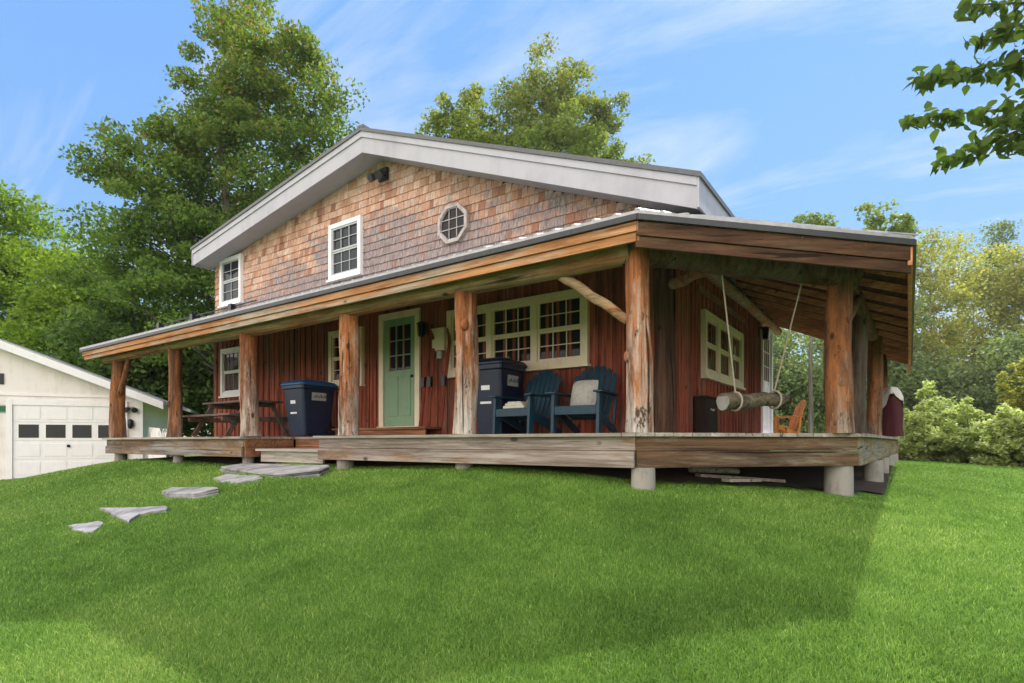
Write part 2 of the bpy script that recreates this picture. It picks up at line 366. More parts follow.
# shingles, each one a tilted slip
m = MB(); rnd = random.Random(3); exp_ = .155; h = 2.8; row = 0
while h < 6:
    x = UL+rnd.uniform(-.1, 0)
    while x < UK:
        w = rnd.uniform(.075, .165); a, b = max(x, UL), min(x+w-.005, UK); x += w
        if b-a < .02: continue
        jb = rnd.uniform(-.005, .004); lo, hi = h+jb, h+exp_+.03
        cap = min(roof_under(a), roof_under(b))-.005
        if lo > cap-.02: continue
        hi = min(hi, cap); y0 = .026+rnd.uniform(0, .006); y1 = .006
        P = [FB[0]+Vector((u, -y, z)) for u, y, z in ((a,y0,lo),(b,y0,lo),(b,y1,hi),(a,y1,hi),(a,.001,lo),(b,.001,lo))]
        m.add(P, [(0,1,2,3),(4,5,1,0),(4,0,3),(1,5,2)], min(1, max(0, rnd.gauss(.52, .26))))
    h += exp_; row += 1
m.build('shingle_siding', M['shingle'], house)
m = MB(); m.box(UL-.02, UL-.0, W-.02, W+.12, 2.75, roof_under(UL)); m.build('corner_board', M['siding_trim'], house)
# main roof: slab, front fascia, soffit, side fascia
VB2 = VB+.5
def slab(m, u0, u1, off0, off1, y0, y1, c=.5):
    P = []
    for off in (off0, off1):
        for y in (y0, y1):
            for u in (u0, u1): P.append((u, y, roofline(u)+off))
    m.add(P, [(0,2,3,1),(4,5,7,6),(0,1,5,4),(2,6,7,3),(0,4,6,2),(1,3,7,5)], c)
e = 1e-4
m = MB(); slab(m, LE[0]-.05, RIDGE[0]-e, -.03, .035, VR-.05, VB2); slab(m, RIDGE[0]+e, RE[0]+.06, -.03, .035, VR-.05, VB2)
m.box(RIDGE[0]-.08, RIDGE[0]+.08, VR-.05, VB2, RIDGE[1]+.02, RIDGE[1]+.07)
roof = m.build('roof', M['roof_dark'], house)
m = MB(); u = RE[0]-.3
while u > LE[0]:                                      # ribs of the sheet roof
    if abs(u-RIDGE[0]) > .1:
        d = -.02 if u < RIDGE[0] else .02
        P = [(u-.02, VR-.052, roofline(u-.02)+.034), (u+.02, VR-.052, roofline(u+.02)+.034)]
    u -= .25
m.box(-2.75, -2.65, 9.35, 9.45, 3.4, 4.02); m.box(-2.79, -2.61, 9.31, 9.49, 3.99, 4.03); m.box(-2.79, -2.61, 9.31, 9.49, 3.90, 3.93)
m.build('vent_pipe', M['roof_edge'], roof)
def rake(m, off_t, off_b, y0, y1):
    slab(m, LE[0], RIDGE[0], off_b, off_t, y0, y1); slab(m, RIDGE[0]+e, RE[0], off_b, off_t, y0, y1)
m = MB(); rake(m, -.032, -.14, VR-.025, VR+.02); m.build('fascia', M['fascia'], house)
m = MB(); rake(m, -.142, -.43, VR, VR+.03); m.build('fascia', M['fascia'], house)
m = MB(); rake(m, -.34, -.37, VR+.032, W-.001); m.build('soffit', M['soffit'], house)
m = MB(); m.box(RE[0]+.001, RE[0]+.03, VR-.02, VB2, RE[1]-.42, RE[1]-.03)
m.build('fascia', M['fascia'], house)
m = MB(); m.box(LE[0]-.03, LE[0]-.001, VR-.02, VB2, LE[1]-.42, LE[1]-.03); m.build('fascia', M['fascia'], house)
m = MB(); m.box(UK+.002, RE[0]-.001, W+.002, VB2, RE[1]-.40, RE[1]-.37); m.build('soffit', M['soffit'], house)
# floodlight under the ridge
m = MB(); m.box(-8.6, -8.36, W-.09, W-.03, 5.18, 5.42)
fl = m.build('floodlight', M['black'], house)
for dx in (-.10, .10):
    b_ = MB(); b_.tube([(-8.48+dx*.6, W-.12, 5.30), (-8.48+dx*1.2, W-.30, 5.17)], [.045, .085], 10); b_.build('lamp_head', M['roof_edge'], fl)

# windows --------------------------------------------------------
def sash_unit(B, par, a0, a1, z0, z1, cols, rows, mt, gl, d0=.05, double=True, fw=.036, name='sash'):
    m = MB(); mid = (z0+z1)/2
    halves = [(z0, mid-.001, d0-.012), (mid+.001, z1, d0)] if double else [(z0, z1, d0)]
    for za, zb, d in halves:
        m.obox(B, a0, a0+fw, d-.02, d+.02, za, zb); m.obox(B, a1-fw, a1, d-.02, d+.02, za, zb)
        m.obox(B, a0+fw, a1-fw, d-.02, d+.02, za, za+fw); m.obox(B, a0+fw, a1-fw, d-.02, d+.02, zb-fw, zb)
        for k in range(1, cols):
            x = a0+fw+(a1-a0-2*fw)*k/cols; m.obox(B, x-.007, x+.007, d-.004, d+.014, za+fw, zb-fw)
        for k in range(1, rows):
            z = za+fw+(zb-za-2*fw)*k/rows; m.obox(B, a0+fw, a1-fw, d-.003, d+.012, z-.007, z+.007)
    s = m.build(name, mt, par)
    return s
def window(B, a0, a1, z0, z1, units, cols, rows, mt, gl, tw=.10, sill=True, double=True, dep=.10):
    m = MB()
    m.obox(B, a0, a0+tw, .0, dep, z0, z1); m.obox(B, a1-tw, a1, .0, dep, z0, z1)
    m.obox(B, a0+tw, a1-tw, .0, dep-.003, z1-tw, z1); m.obox(B, a0+tw, a1-tw, .0, dep-.003, z0, z0+tw)
    n = units; wu = (a1-a0-tw*(n+1))/n
    for k in range(1, n): x = a0+tw+k*wu+(k-1)*tw; m.obox(B, x, x+tw, .0, dep-.006, z0+tw, z1-tw)
    w = m.build('window', mt, house)
    if sill:
        m = MB(); m.obox(B, a0-.03, a1+.03, .0, dep+.035, z0-.04, z0-.002); m.build('sill', mt, w)
    for k in range(n):
        x = a0+tw+k*(wu+tw)
        sash_unit(B, w, x+.002, x+wu-.002, z0+tw+.002, z1-tw-.002, cols, rows, M['sash_grey'] if gl is M['glass_blue'] else mt, gl, .06, double)
        m = MB(); m.obox(B, x, x+wu, .03, .042, z0+tw, z1-tw); m.build('pane', gl, w)
    return w
CR, WH = M['trim_cream'], M['trim_white']
window(FB, -14.62, -13.62, 3.52, 4.72, 1, 2, 2, WH, M['glass_blue'], .09)
window(FB, -10.15, -9.12, 3.46, 4.64, 1, 3, 2, WH, M['glass_blue'], .09)
window(FB, -14.58, -13.6, 1.18, 2.40, 1, 1, 1, WH, M['glass'], .10)
window(FB, -10.15, -9.08, 1.18, 2.36, 1, 2, 2, CR, M['glass'], .10)
window(FB, -6.78, -3.95, 1.19, 2.36, 3, 3, 2, CR, M['glass'], .10)
window(SB, 8.86, 11.37, 1.03, 2.06, 3, 1, 1, CR, M['glass'], .10)
m = MB(); m.obox(SB, 8.6, 11.6, .047, .075, 2.30, 2.40); m.build('trim_board', M['siding_trim'], house)
# octagon window
oc, orad = Vector((-6.67, W, 3.93)), .37
def ring(m, ro, ri, y0, y1, n=8):
    P = []
    for r in (ro, ri):
        for y in (y0, y1):
            for k in range(n):
                t = (k+.5)*2*math.pi/n; P.append((oc.x+r*math.cos(t), W-y, oc.z+r*math.sin(t)))
    F = []
    for k in range(n):
        j = (k+1) % n
        F += [(n+k, n+j, 3*n+j, 3*n+k), (k, j, n+j, n+k), (2*n+k, 3*n+k, 3*n+j, 2*n+j)]
    m.add(P, F)
M['trim_old'] = paint('worn window trim', (.46,.41,.41), .7, .2, dirt=(.2,.16,.145), scale=8)
m = MB(); ring(m, orad, orad-.065, 0, .085); ow = m.build('window', M['trim_old'], house)
m = MB(); ring(m, orad-.06, orad-.08, .01, .065)
for k in (-.33, .33):
    m.obox((oc, FB[1], FB[2], FB[3]), k*.27-.007, k*.27+.007, .045, .058, -.29, .29); m.obox((oc, FB[1], FB[2], FB[3]), -.29, .29, .046, .06, k*.27-.007, k*.27+.007)
m.build('sash', M['trim_old'], ow)
m = MB(); m.add([(oc.x+(orad-.06)*math.cos((k+.5)*math.pi/4), W-.04, oc.z+(orad-.06)*math.sin((k+.5)*math.pi/4)) for k in range(8)], [tuple(range(8))]); m.build('pane', M['glass'], ow)
# front door
m = MB(); a0, a1, z0, z1 = -8.58, -7.47, .30, 2.52
m.obox(FB, a0, a0+.12, 0, .09, z0, z1); m.obox(FB, a1-.12, a1, 0, .09, z0, z1); m.obox(FB, a0+.12, a1-.12, 0, .088, z1-.12, z1); m.obox(FB, a0-.02, a1+.02, 0, .13, z0-.05, z0)
door = m.build('door_frame', CR, house)
def door_slab(B, par, a0, a1, z0, z1, mat):
    m = MB(); d = .055; wz0 = z0+(z1-z0)*.52; s = .14
    m.obox(B, a0, a1, .03, d, z0, wz0); m.obox(B, a0, a0+s, .03, d, wz0, z1); m.obox(B, a1-s, a1, .03, d, wz0, z1); m.obox(B, a0+s, a1-s, .03, d, z1-s, z1)
    for k in range(2):                                    # two low panels
        x0 = a0+.14+k*(a1-a0-.2)/2; x1 = x0+(a1-a0-.36)/2; m.obox(B, x0, x1, d, d+.012, z0+.2, wz0-.12)
    o = m.build('door', mat, par, bevel=.006)
    m = MB(); A0, A1, Z0, Z1 = a0+s, a1-s, wz0, z1-s
    for k in range(1, 3):
        x = A0+(A1-A0)*k/3; m.obox(B, x-.011, x+.011, .044, .058, Z0, Z1); z = Z0+(Z1-Z0)*k/3; m.obox(B, A0, A1, .0445, .0565, z-.011, z+.011)
    m.build('muntin', mat, o)
    m = MB(); m.obox(B, A0, A1, .034, .043, Z0, Z1); m.build('pane', M['glass'], o)
    m = MB(); m.ball(B[0]+B[1]*(a1-.06)+B[2]*(d+.05)+B[3]*(z0+.95), .03); m.build('handle', M['black'], o)
    return o
door_slab(FB, door, a0+.122, a1-.122, z0+.003, z1-.122, M['door_green'])
# bright door at the far end of the side wall
m = MB(); m.obox(SB, 13.2, 13.32, .0, .09, .1, 2.62); m.obox(SB, 14.22, 14.36, .0, .09, .1, 2.62); m.obox(SB, 13.32, 14.22, 0, .088, 2.5, 2.62); m.obox(SB, 13.1, 14.4, .0, .3, .06, .16)
sd = m.build('door_frame', WH, house)
door_slab(SB, sd, 13.322, 14.218, .165, 2.498, WH)
m = MB(); m.obox(SB, 13.15, 13.19, .05, .10, 0, .1)
# low framed hatch on the side wall
m = MB(); m.obox(SB, 9.22, 9.27, .047, .085, .12, .68); m.obox(SB, 9.68, 9.73, .047, .085, .12, .68); m.obox(SB, 9.27, 9.68, .047, .083, .63, .68)
ht = m.build('hatch', M['siding_trim'], house); m = MB(); m.obox(SB, 9.27, 9.68, .047, .055, .12, .63); m.build('hatch_panel', M['black'], ht)
# deck ---------------------------------------------------------------
DT, DB = .095, -.265                                   # deck top, rim bottom
C1d, C2d = (-2.24, 5.38), (-.44, 7.36)
SIDE_END = (-.14, 17.4)
m = MB(); rnd = random.Random(5)
def plank_rows(x0, x1, y0, y1, along='x', w=.14):
    if along == 'x':
        y = y0
        while y < y1-.01:
            m.box(x0+rnd.uniform(-.012, .012), x1, y, min(y+w-.006, y1), DT-.038, DT+rnd.uniform(-.003, .003), rnd.uniform(.2, .8)); y += w
    else:
        x = x0
        while x < x1-.01:
            m.box(x, min(x+w-.006, x1), y0+rnd.uniform(-.012, .012), y1, DT-.038, DT, rnd.uniform(.2, .8)); x += w
plank_rows(-15.42, -9.45, 5.31, 6.36); plank_rows(-7.42, -2.36, 5.31, 6.36); plank_rows(-15.42, -2.36, 6.37, W-.05)
# mitred corner and side boards clipped by the chamfer
x = -2.35
def chf(x): return C1d[1]-.07+(x-C1d[0])*(C2d[1]-C1d[1])/(C2d[0]-C1d[0])
while x < -.37:
    x1 = min(x+.134, -.35); c = rnd.uniform(.2, .8)
    m.add([(x, max(chf(x), 5.31), DT-.038), (x1, max(chf(x1), 5.31), DT-.038), (x1, SIDE_END[1], DT-.038), (x, SIDE_END[1], DT-.038), (x, max(chf(x), 5.31), DT), (x1, max(chf(x1), 5.31), DT), (x1, SIDE_END[1], DT), (x, SIDE_END[1], DT)],
          [(3,2,1,0),(4,5,6,7),(0,1,5,4),(1,2,6,5),(2,3,7,6),(3,0,4,7)], c); x += .14
m.add([(-.345, chf(-.345), DT-.038), (-.07, SIDE_END[1], DT-.038), (-.345, SIDE_END[1], DT-.038), (-.345, chf(-.345), DT), (-.07, SIDE_END[1], DT), (-.345, SIDE_END[1], DT)], [(2,1,0),(3,4,5),(0,1,4,3),(1,2,5,4),(2,0,3,5)], .5)
plank_rows(-6.0, -2.36, VB+.03, SIDE_END[1])
deck = m.build('deck', M['decking'], house)
def rim(p, q, mat, name='rim_board', zt=DT-.04, zb=DB):
    m = MB(); p3 = Vector((*p, 0)); q3 = Vector((*q, 0)); d = (q3-p3); L = d.length; d /= L
    B = (p3, d, Vector((d.y, -d.x, 0)), Vector((0,0,1))); zm = zt-.15
    m.obox(B, 0, L, -.04, .0, zm+.004, zt, .55)
    o = m.build(name, mat, deck, bevel=.006)
    m = MB(); m.obox(B, 0, L, -.02, .028, zb, zm, .45); m.build(name, mat, deck, bevel=.008)
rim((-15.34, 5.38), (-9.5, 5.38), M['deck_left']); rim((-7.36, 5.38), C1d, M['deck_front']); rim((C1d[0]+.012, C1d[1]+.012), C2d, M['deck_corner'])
rim((C2d[0]+.02, C2d[1]+.03), SIDE_END, M['deck_side']); rim((-15.36, W), (-15.36, 5.40), M['deck_left'])
rim((-9.47, 5.40), (-9.47, 6.36), M['step_wood']); rim((-9.44, 6.38), (-7.4, 6.38), M['step_wood']); rim((-7.38, 6.36), (-7.38, 5.40), M['deck_front'])
m = MB()
for k in range(6): m.box(-9.3+rnd.uniform(-.02, .02), -7.45, 5.5+k*.145, 5.5+k*.145+.138, -.155, -.115, rnd.uniform(.3, .7))
st = m.build('step', M['decking'], house); m = MB(); m.box(-9.22, -7.5, 5.55, 5.59, -.34, -.157); m.box(-9.22, -7.5, 6.26, 6.30, -.5, -.157); m.build('riser', M['decking'], st)
m = MB(); m.box(-9.55, -6.95, 7.28, W-.05, DT+.14, DT+.18); m.box(-9.5, -7.0, 7.33, 7.37, DT+.001, DT+.139); m.build('door_step', M['step_wood'], house)
def pier(u, v, r, top=DB+.003):
    m = MB(); z = g1(u, v)-.15; m.tube([(u, v, z), (u, v, z+.2), (u, v, top)], [r*1.02, r, r*.97], 16, .03, seed=int(u*9)); m.build('pier', M['concrete'], deck)
for u, v, r in [(-2.2,5.5,.125),(-4.62,5.55,.11),(-6.95,5.55,.13),(-9.7,5.6,.1),(-12.2,5.55,.1),(-15.0,5.55,.13),(-.62,7.36,.15),(-.38,9.6,.13),(-.34,11.4,.12),(-.28,13.4,.12),(-.24,15.2,.12)]:
    pier(u, v, r)
# posts -----------------------------------------------------------------
def post(u, v, r, top, mat, seed, lean=0, knots=3):
    knots = 1 if knots > 2 else 0; m = MB(); rnd = random.Random(seed); n = 14; pts = []; rad = []
    for i in range(n+1):
        t = i/n; pts.append((u+lean*t+.012*math.sin(t*5+seed), v+.012*math.sin(t*4+seed*2), DT+.002+(top-DT)*t))
        rad.append(r*(1.0-.12*t)*(1+.05*math.exp(-t*14)))
    m.tube(pts, rad, 26, .085, seed=seed)
    for k in range(knots):
        t = rnd.uniform(.2, .85); a = rnd.uniform(3.6, 5.6); z = DT+(top-DT)*t
        m.ball((u+lean*t+math.cos(a)*r*.80, v+math.sin(a)*r*.80, z), r*.36, 12, .35, (1,1,1.5))
    return m.build('porch_post', mat, house)
FBH = 2.0
posts = [(-15.03,.16,M['log_old'],.0,5.5),(-12.25,.135,M['log_old'],.0,5.5),(-9.477,.155,M['log'],-.05,5.5),(-6.785,.155,M['log'],-.03,5.5),(-4.564,.15,M['log'],.03,5.5),(-2.25,.135,M['log'],-.0,5.5)]
pl = [post(u, v, r, FBH, mt, i+2, ln, 2+i % 3) for i, (u, r, mt, ln, v) in enumerate(posts)]
post(-.60, 7.2, .142, 1.93, M['log_old'], 21, 0, 4); post(-.58, 9.6, .135, 1.98, M['log_dark'], 22); post(-.46, 12.4, .13, 2.02, M['log_old'], 23); post(-.42, 14.7, .12, 2.02, M['log_old'], 24)
post(-2.72, 7.55, .15, 2.5, M['log_dark'], 25, 0, 2)
def log(name, p, q, r0, r1, mat, seed, bow=0., par=house, seg=14):
    m = MB(); p, q = Vector(p), Vector(q); n = 12
    pts = [p.lerp(q, i/n)+Vector((0,0,bow*math.sin(math.pi*i/n)+.01*math.sin(i*1.3+seed))) for i in range(n+1)]
    m.tube(pts, [r0+(r1-r0)*i/n for i in range(n+1)], seg, .06, seed=seed); return m.build(name, mat, par)
# roof of the porch -----------------------------------------------------
C1, C2, CF, LL = Vector((-2.11,5.12,2.2)), Vector((.08,6.62,1.94)), Vector((.12,15.1,1.74)), Vector((-16.18,5.12,2.2))
KT, WF, WL = Vector((UK+.03,W-.03,3.12)), Vector((UK+.03,15.1,2.92)), Vector((-16.18,W-.03,3.30))
def sheet(m, quad, rib, thick=.03, n0=None):
    a, b, c, d = quad                                   # a-b eave, d-c upper edge
    t = Vector((0,0,thick))
    m.add([a, b, c, d, a+t, b+t, c+t, d+t], [(3,2,1,0),(4,5,6,7),(0,1,5,4),(2,3,7,6),(1,2,6,5),(3,0,4,7)], .5)
    L = (b-a).length; n = max(1, int(L/rib)); du = (b-a).normalized()
    for k in range(n+1):
        s_ = k/n; p = a.lerp(b, s_); q = d.lerp(c, s_)
        if (q-p).length < .15: continue
        w = du*.028; up = Vector((0,0,thick+.018)); base = Vector((0,0,thick+.001))
        m.add([p-w+base, p+w+base, p+w*.4+up, p-w*.4+up, q-w+base, q+w+base, q+w*.4+up, q-w*.4+up], [(0,1,2,3),(1,5,6,2),(0,3,7,4),(3,2,6,7)], .6)
m = MB(); sheet(m, (LL, C1, KT, WL), .23); sheet(m, (C1, C2, KT, KT+Vector((-.001,0,0))), .23); sheet(m, (C2, CF, WF, KT), .23)
pr = m.build('porch_roof', M['metal_roof'], house)
def along(p, q, out, z0, z1, name, mat, off=0., par=pr, t=.03, bevel=.004):
    m = MB(); d = (q-p); L = d.length; d.normalize(); o = Vector(out).normalized()
    B = (p+o*off, d, o, Vector((0,0,1))); m.obox(B, 0, L, -t, 0, z0, z1); return m.build(name, mat, par, bevel=bevel)
nch = Vector((C2.y-C1.y, -(C2.x-C1.x), 0)).normalized()
along(LL, C1, (0,-1,0), -.063, -.003, 'drip_edge', M['roof_edge'], .012); along(C1, C2, nch, -.063, -.003, 'drip_edge', M['roof_edge'], .012); along(C2, CF, (1,0,0), -.063, -.003, 'drip_edge', M['roof_edge'], .012)
along(LL+Vector((.1,0,0)), C1, (0,-1,0), -.16, -.066, 'fascia_board', M['fascia_wood'], -.02, t=.04); along(LL+Vector((.15,0,0)), C1-Vector((.0,0,0)), (0,-1,0), -.25, -.163, 'fascia_board', M['fascia_wood'], -.045, t=.04)
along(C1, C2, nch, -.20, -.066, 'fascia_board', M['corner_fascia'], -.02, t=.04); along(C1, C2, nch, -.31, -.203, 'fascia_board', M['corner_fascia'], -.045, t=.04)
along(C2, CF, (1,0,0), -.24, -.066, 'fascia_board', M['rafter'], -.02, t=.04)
# sheathing and rafters
def lerp3(a, b, t): return a.lerp(b, t)
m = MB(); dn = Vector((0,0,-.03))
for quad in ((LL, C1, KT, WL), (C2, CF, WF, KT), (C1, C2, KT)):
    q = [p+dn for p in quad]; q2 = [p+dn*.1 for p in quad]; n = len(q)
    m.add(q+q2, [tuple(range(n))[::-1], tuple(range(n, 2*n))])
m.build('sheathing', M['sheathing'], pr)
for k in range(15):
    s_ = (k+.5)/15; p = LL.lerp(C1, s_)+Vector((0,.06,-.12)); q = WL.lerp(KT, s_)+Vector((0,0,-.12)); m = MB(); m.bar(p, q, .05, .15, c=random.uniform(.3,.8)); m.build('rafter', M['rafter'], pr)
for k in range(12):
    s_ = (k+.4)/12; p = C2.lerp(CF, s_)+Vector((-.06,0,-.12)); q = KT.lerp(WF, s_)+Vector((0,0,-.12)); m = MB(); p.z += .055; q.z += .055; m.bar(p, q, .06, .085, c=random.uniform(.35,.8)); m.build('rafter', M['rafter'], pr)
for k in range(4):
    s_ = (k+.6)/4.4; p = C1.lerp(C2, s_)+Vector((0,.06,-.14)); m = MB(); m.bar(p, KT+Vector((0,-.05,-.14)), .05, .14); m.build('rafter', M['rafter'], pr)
# snow cable with three brackets on the front roof
for a in (272, 304, 352):
    pass
sg = MB(); b0 = Vector((-13.1, 5.45, 2.36)); b1 = Vector((-9.2, 5.45, 2.36)); sg.tube([b0+Vector((0,0,.09)), b1+Vector((0,0,.09))], .012, 6)
rail = sg.build('snow_rail', M['black'], pr)
for k in range(3):
    s_ = MB(); p = b0.lerp(b1, .08+.36*k); s_.box(p.x-.05, p.x+.05, p.y-.05, p.y+.05, p.z-.02, p.z+.13); s_.build('bracket', M['black'], rail)
# beams
log('porch_beam', (-15.6, 5.47, 2.0), (-2.3, 5.47, 1.99), .13, .15, M['beam'], 3)
log('porch_beam', (-2.4, 5.45, 1.99), (-.45, 7.28, 1.84), .15, .13, M['log_dark'], 4)
log('porch_beam', (-.6, 7.1, 1.90), (-.42, 15.0, 1.98), .11, .10, M['beam_side'], 5)
log('wall_plate', (UK+.09, W+.1, 2.69), (UK+.09, 15.0, 2.69), .10, .09, M['fascia_wood'], 6)
log('wall_plate', (UL+.1, W-.1, 2.83), (UK-.1, W-.1, 2.83), .09, .09, M['beam'], 7)
log('tie_beam', (-2.55, 7.45, 2.12), (-1.55, 6.35, 2.0), .075, .07, M['beam'], 8)
log('brace', (-3.25, 5.52, 1.93), (-2.36, 5.5, 1.27), .055, .05, M['beam'], 9)
log('brace', (-14.95, 5.48, 1.05), (-14.35, 5.48, 1.93), .06, .05, M['log_old'], 10, -.05)
log('brace', (-.58, 7.35, 1.35), (-.5, 8.5, 1.88), .085, .07, M['beam_side'], 11)

# ================================================================= THINGS ON THE PORCH
def lantern(p, n, label, z, cat='lamp'):
    L = empty('wall_lantern', p, label, cat, 'lanterns on the house wall'); p = Vector(p); n = Vector(n); s = n.cross(Vector((0,0,1)))
    m = MB(); B = (p, s, n, Vector((0,0,1))); m.obox(B, -.05, .05, .0, .02, -.1, .12); m.obox(B, -.012, .012, .02, .13, .10, .125); m.build('bracket', M['black'], L)
    m = MB(); c = p+n*.13
    m.tube([c+Vector((0,0,.13)), c+Vector((0,0,.09)), c+Vector((0,0,.085))], [.02, .10, .0], 8); m.tube([c+Vector((0,0,-.15)), c+Vector((0,0,-.13))], [.05, .06], 8)
    for k in range(4):
        t = k*math.pi/2+.78; d = Vector((math.cos(t), math.sin(t), 0)); m.tube([c+d*.075+Vector((0,0,.09)), c+d*.055+Vector((0,0,-.14))], .008, 5)
    m.build('cage', M['black'], L)
    m = MB(); m.tube([c+Vector((0,0,-.13)), c+Vector((0,0,.08))], [.045, .06], 8); m.build('glass', M['glass'], L)
def onw(px, py, off=.05): q = onv(px, py, W); return (q.x, W-off, q.z)
lantern(onw(428, 330), (0,-1,0), 'black lantern on the red siding between green door and cream box', 0)
lantern(onw(360, 314), (0,-1,0), 'black lantern high on the siding above the narrow cream window', 0)
lantern((UK+.05, 13.0, 2.35), (1,0,0), 'black lantern on the side wall beside the white door', 0)
q = Vector(onw(443.5, 341)); B = (q, Vector((1,0,0)), Vector((0,-1,0)), Vector((0,0,1)))
cb = empty('wall_box', q, 'cream metal box with a slot mounted on the siding behind the log post', 'mailbox')
m = MB(); m.obox(B, -.15, .15, 0, .10, -.19, .19); m.build('box_body', M['cream_metal'], cb, bevel=.01)
m = MB(); m.obox(B, -.155, .155, .0, .12, .191, .21); m.build('lid', M['cream_metal'], cb)
m = MB(); m.obox(B, -.07, .03, .0, .06, -.33, -.2); m.build('latch', M['label'], cb)
def ski(x0, lean, lab, h=1.75):
    s = empty('ski', (x0, 7.42, DT+.18), lab, 'ski', 'skis leaning by the green door')
    m = MB(); n = 14; vs = []
    for i in range(n+1):
        t = i/n; w = .038*(1-.25*math.sin(math.pi*t)) if t < .9 else .038*(1-(t-.9)*8)
        z = DT+.182+h*t; y = 7.42+.22*t-(.10*((t-.85)/.15)**2 if t > .85 else 0); x = x0+lean*t
        vs += [(x-w, y, z), (x+w, y, z), (x+w, y+.018, z), (x-w, y+.018, z)]
    m.add(vs, [(0,3,2,1), tuple(4*n+k for k in range(4))]+[(4*i+k, 4*i+(k+1) % 4, 4*i+4+(k+1) % 4, 4*i+4+k) for i in range(n) for k in range(4)])
    m.build('ski_board', M['ski'], s)
    m = MB(); m.box(x0+lean*.45-.04, x0+lean*.45+.04, 7.42+.04, 7.42+.098, DT+.9, DT+1.08); m.build('binding', M['black'], s)
ski(-7.22, .05, 'narrow red ski leaning on the siding, nearest the green door'); ski(-7.02, -.04, 'narrow red ski leaning under the black lantern'); ski(-6.72, .04, 'narrow red ski leaning below the cream wall box')
# bins
def bin_(name, loc, rz, label, body, lid, h=1.05, w=.66, d=.74):
    o = empty(name, loc, label, 'trash bin', 'wheeled bins on the porch'); L = Vector(loc)
    def T(v): return [Vector(p)+L for p in v]
    m = MB(); n = []
    def rect(ww, dd, z, yo=0, r=.06):
        P = []
        for sx, sy, a0 in ((1,1,0),(-1,1,90),(-1,-1,180),(1,-1,270)):
            for k in range(4):
                a = R_(a0+k*30); P.append((sx*(ww/2-r)+r*math.cos(a), yo+sy*(dd/2-r)+r*math.sin(a), z))
        return P
    secs = [rect(w*.80, d*.74, .03), rect(w*.97, d*.95, h*.86), rect(w*1.04, d*1.02, h*.87), rect(w*1.04, d*1.02, h*.93)]
    vs = sum(secs, []); k = 16
    m.add(T(vs), [(i*k+j, i*k+(j+1) % k, (i+1)*k+(j+1) % k, (i+1)*k+j) for i in range(3) for j in range(k)]+[tuple(range(k))[::-1], tuple(range(3*k, 4*k))])
    m.build('bin_body', body, o, bevel=.006)
    secs = [rect(w*1.10, d*1.08, h*.931), rect(w*1.10, d*1.08, h*.96), rect(w*1.0, d*.96, h*1.0), rect(w*.7, d*.6, h*1.03)]
    m = MB(); m.add(T(sum(secs, [])), [(i*k+j, i*k+(j+1) % k, (i+1)*k+(j+1) % k, (i+1)*k+j) for i in range(3) for j in range(k)]+[tuple(range(k))[::-1], tuple(range(3*k, 4*k))])
    m.build('lid', lid, o, bevel=.006)
    m = MB(); m.tube(T([(-w*.4, d*.5, h*.9), (-w*.4, d*.62, h*.95), (w*.4, d*.62, h*.95), (w*.4, d*.5, h*.9)]), .016, 8); m.build('handle', body, o)
    for s in (-1, 1):
        m = MB(); m.tube(T([(s*w*.36, d*.36, .12), (s*w*.46, d*.36, .12)]), .12, 16); m.build('wheel', M['black'], o)
    m = MB(); f = lambda z: w*(.40+.085*(z-.03)/(h*.83))+.004
    z0, z1 = h*.66, h*.80
    m.add(T([(f(z0), -d*.22, z0), (f(z0), d*.20, z0), (f(z1), d*.20, z1), (f(z1), -d*.22, z1)]), [(0,1,2,3)])
    lb = m.build('label_plate', M['label'], o)
    m = MB()
    for i in range(9):
        y = -d*.17+i*d*.042; za, zb = h*.71, h*(.735+.015*((i*7) % 3)); m.add(T([(f(za)+.003, y, za), (f(za)+.003, y+d*.025, za), (f(zb)+.003, y+d*.025, zb), (f(zb)+.003, y, zb)]), [(0,1,2,3)])
    m.build('print', M['label_ink'], lb)
    m = MB(); g = lambda z: -(d*(.37+.105*(z-.03)/(h*.83)))-.004
    for z0, z1, a in ((.60, .66, .10), (.42, .45, .13)):
        z0 *= h; z1 *= h; m.add(T([(-a, g(z0), z0), (a*.6, g(z0), z0), (a*.6, g(z1), z1), (-a, g(z1), z1)]), [(0,1,2,3)])
    m.build('sticker', M['trim_white'], o)
    o.rotation_euler.z = rz
    return o
bin_('wheeled_bin', (-9.86, 6.98, DT), 0, 'navy wheeled bin with bright blue lid beside the picnic table', M['bin'], M['bin_lid'], 1.10, .68, .80)
bin_('wheeled_bin', (-5.30, 7.22, DT), R_(2), 'dark navy wheeled bin standing between log post and blue chair', M['bin_dark'], M['bin_dark'], 1.18, .58, .74)
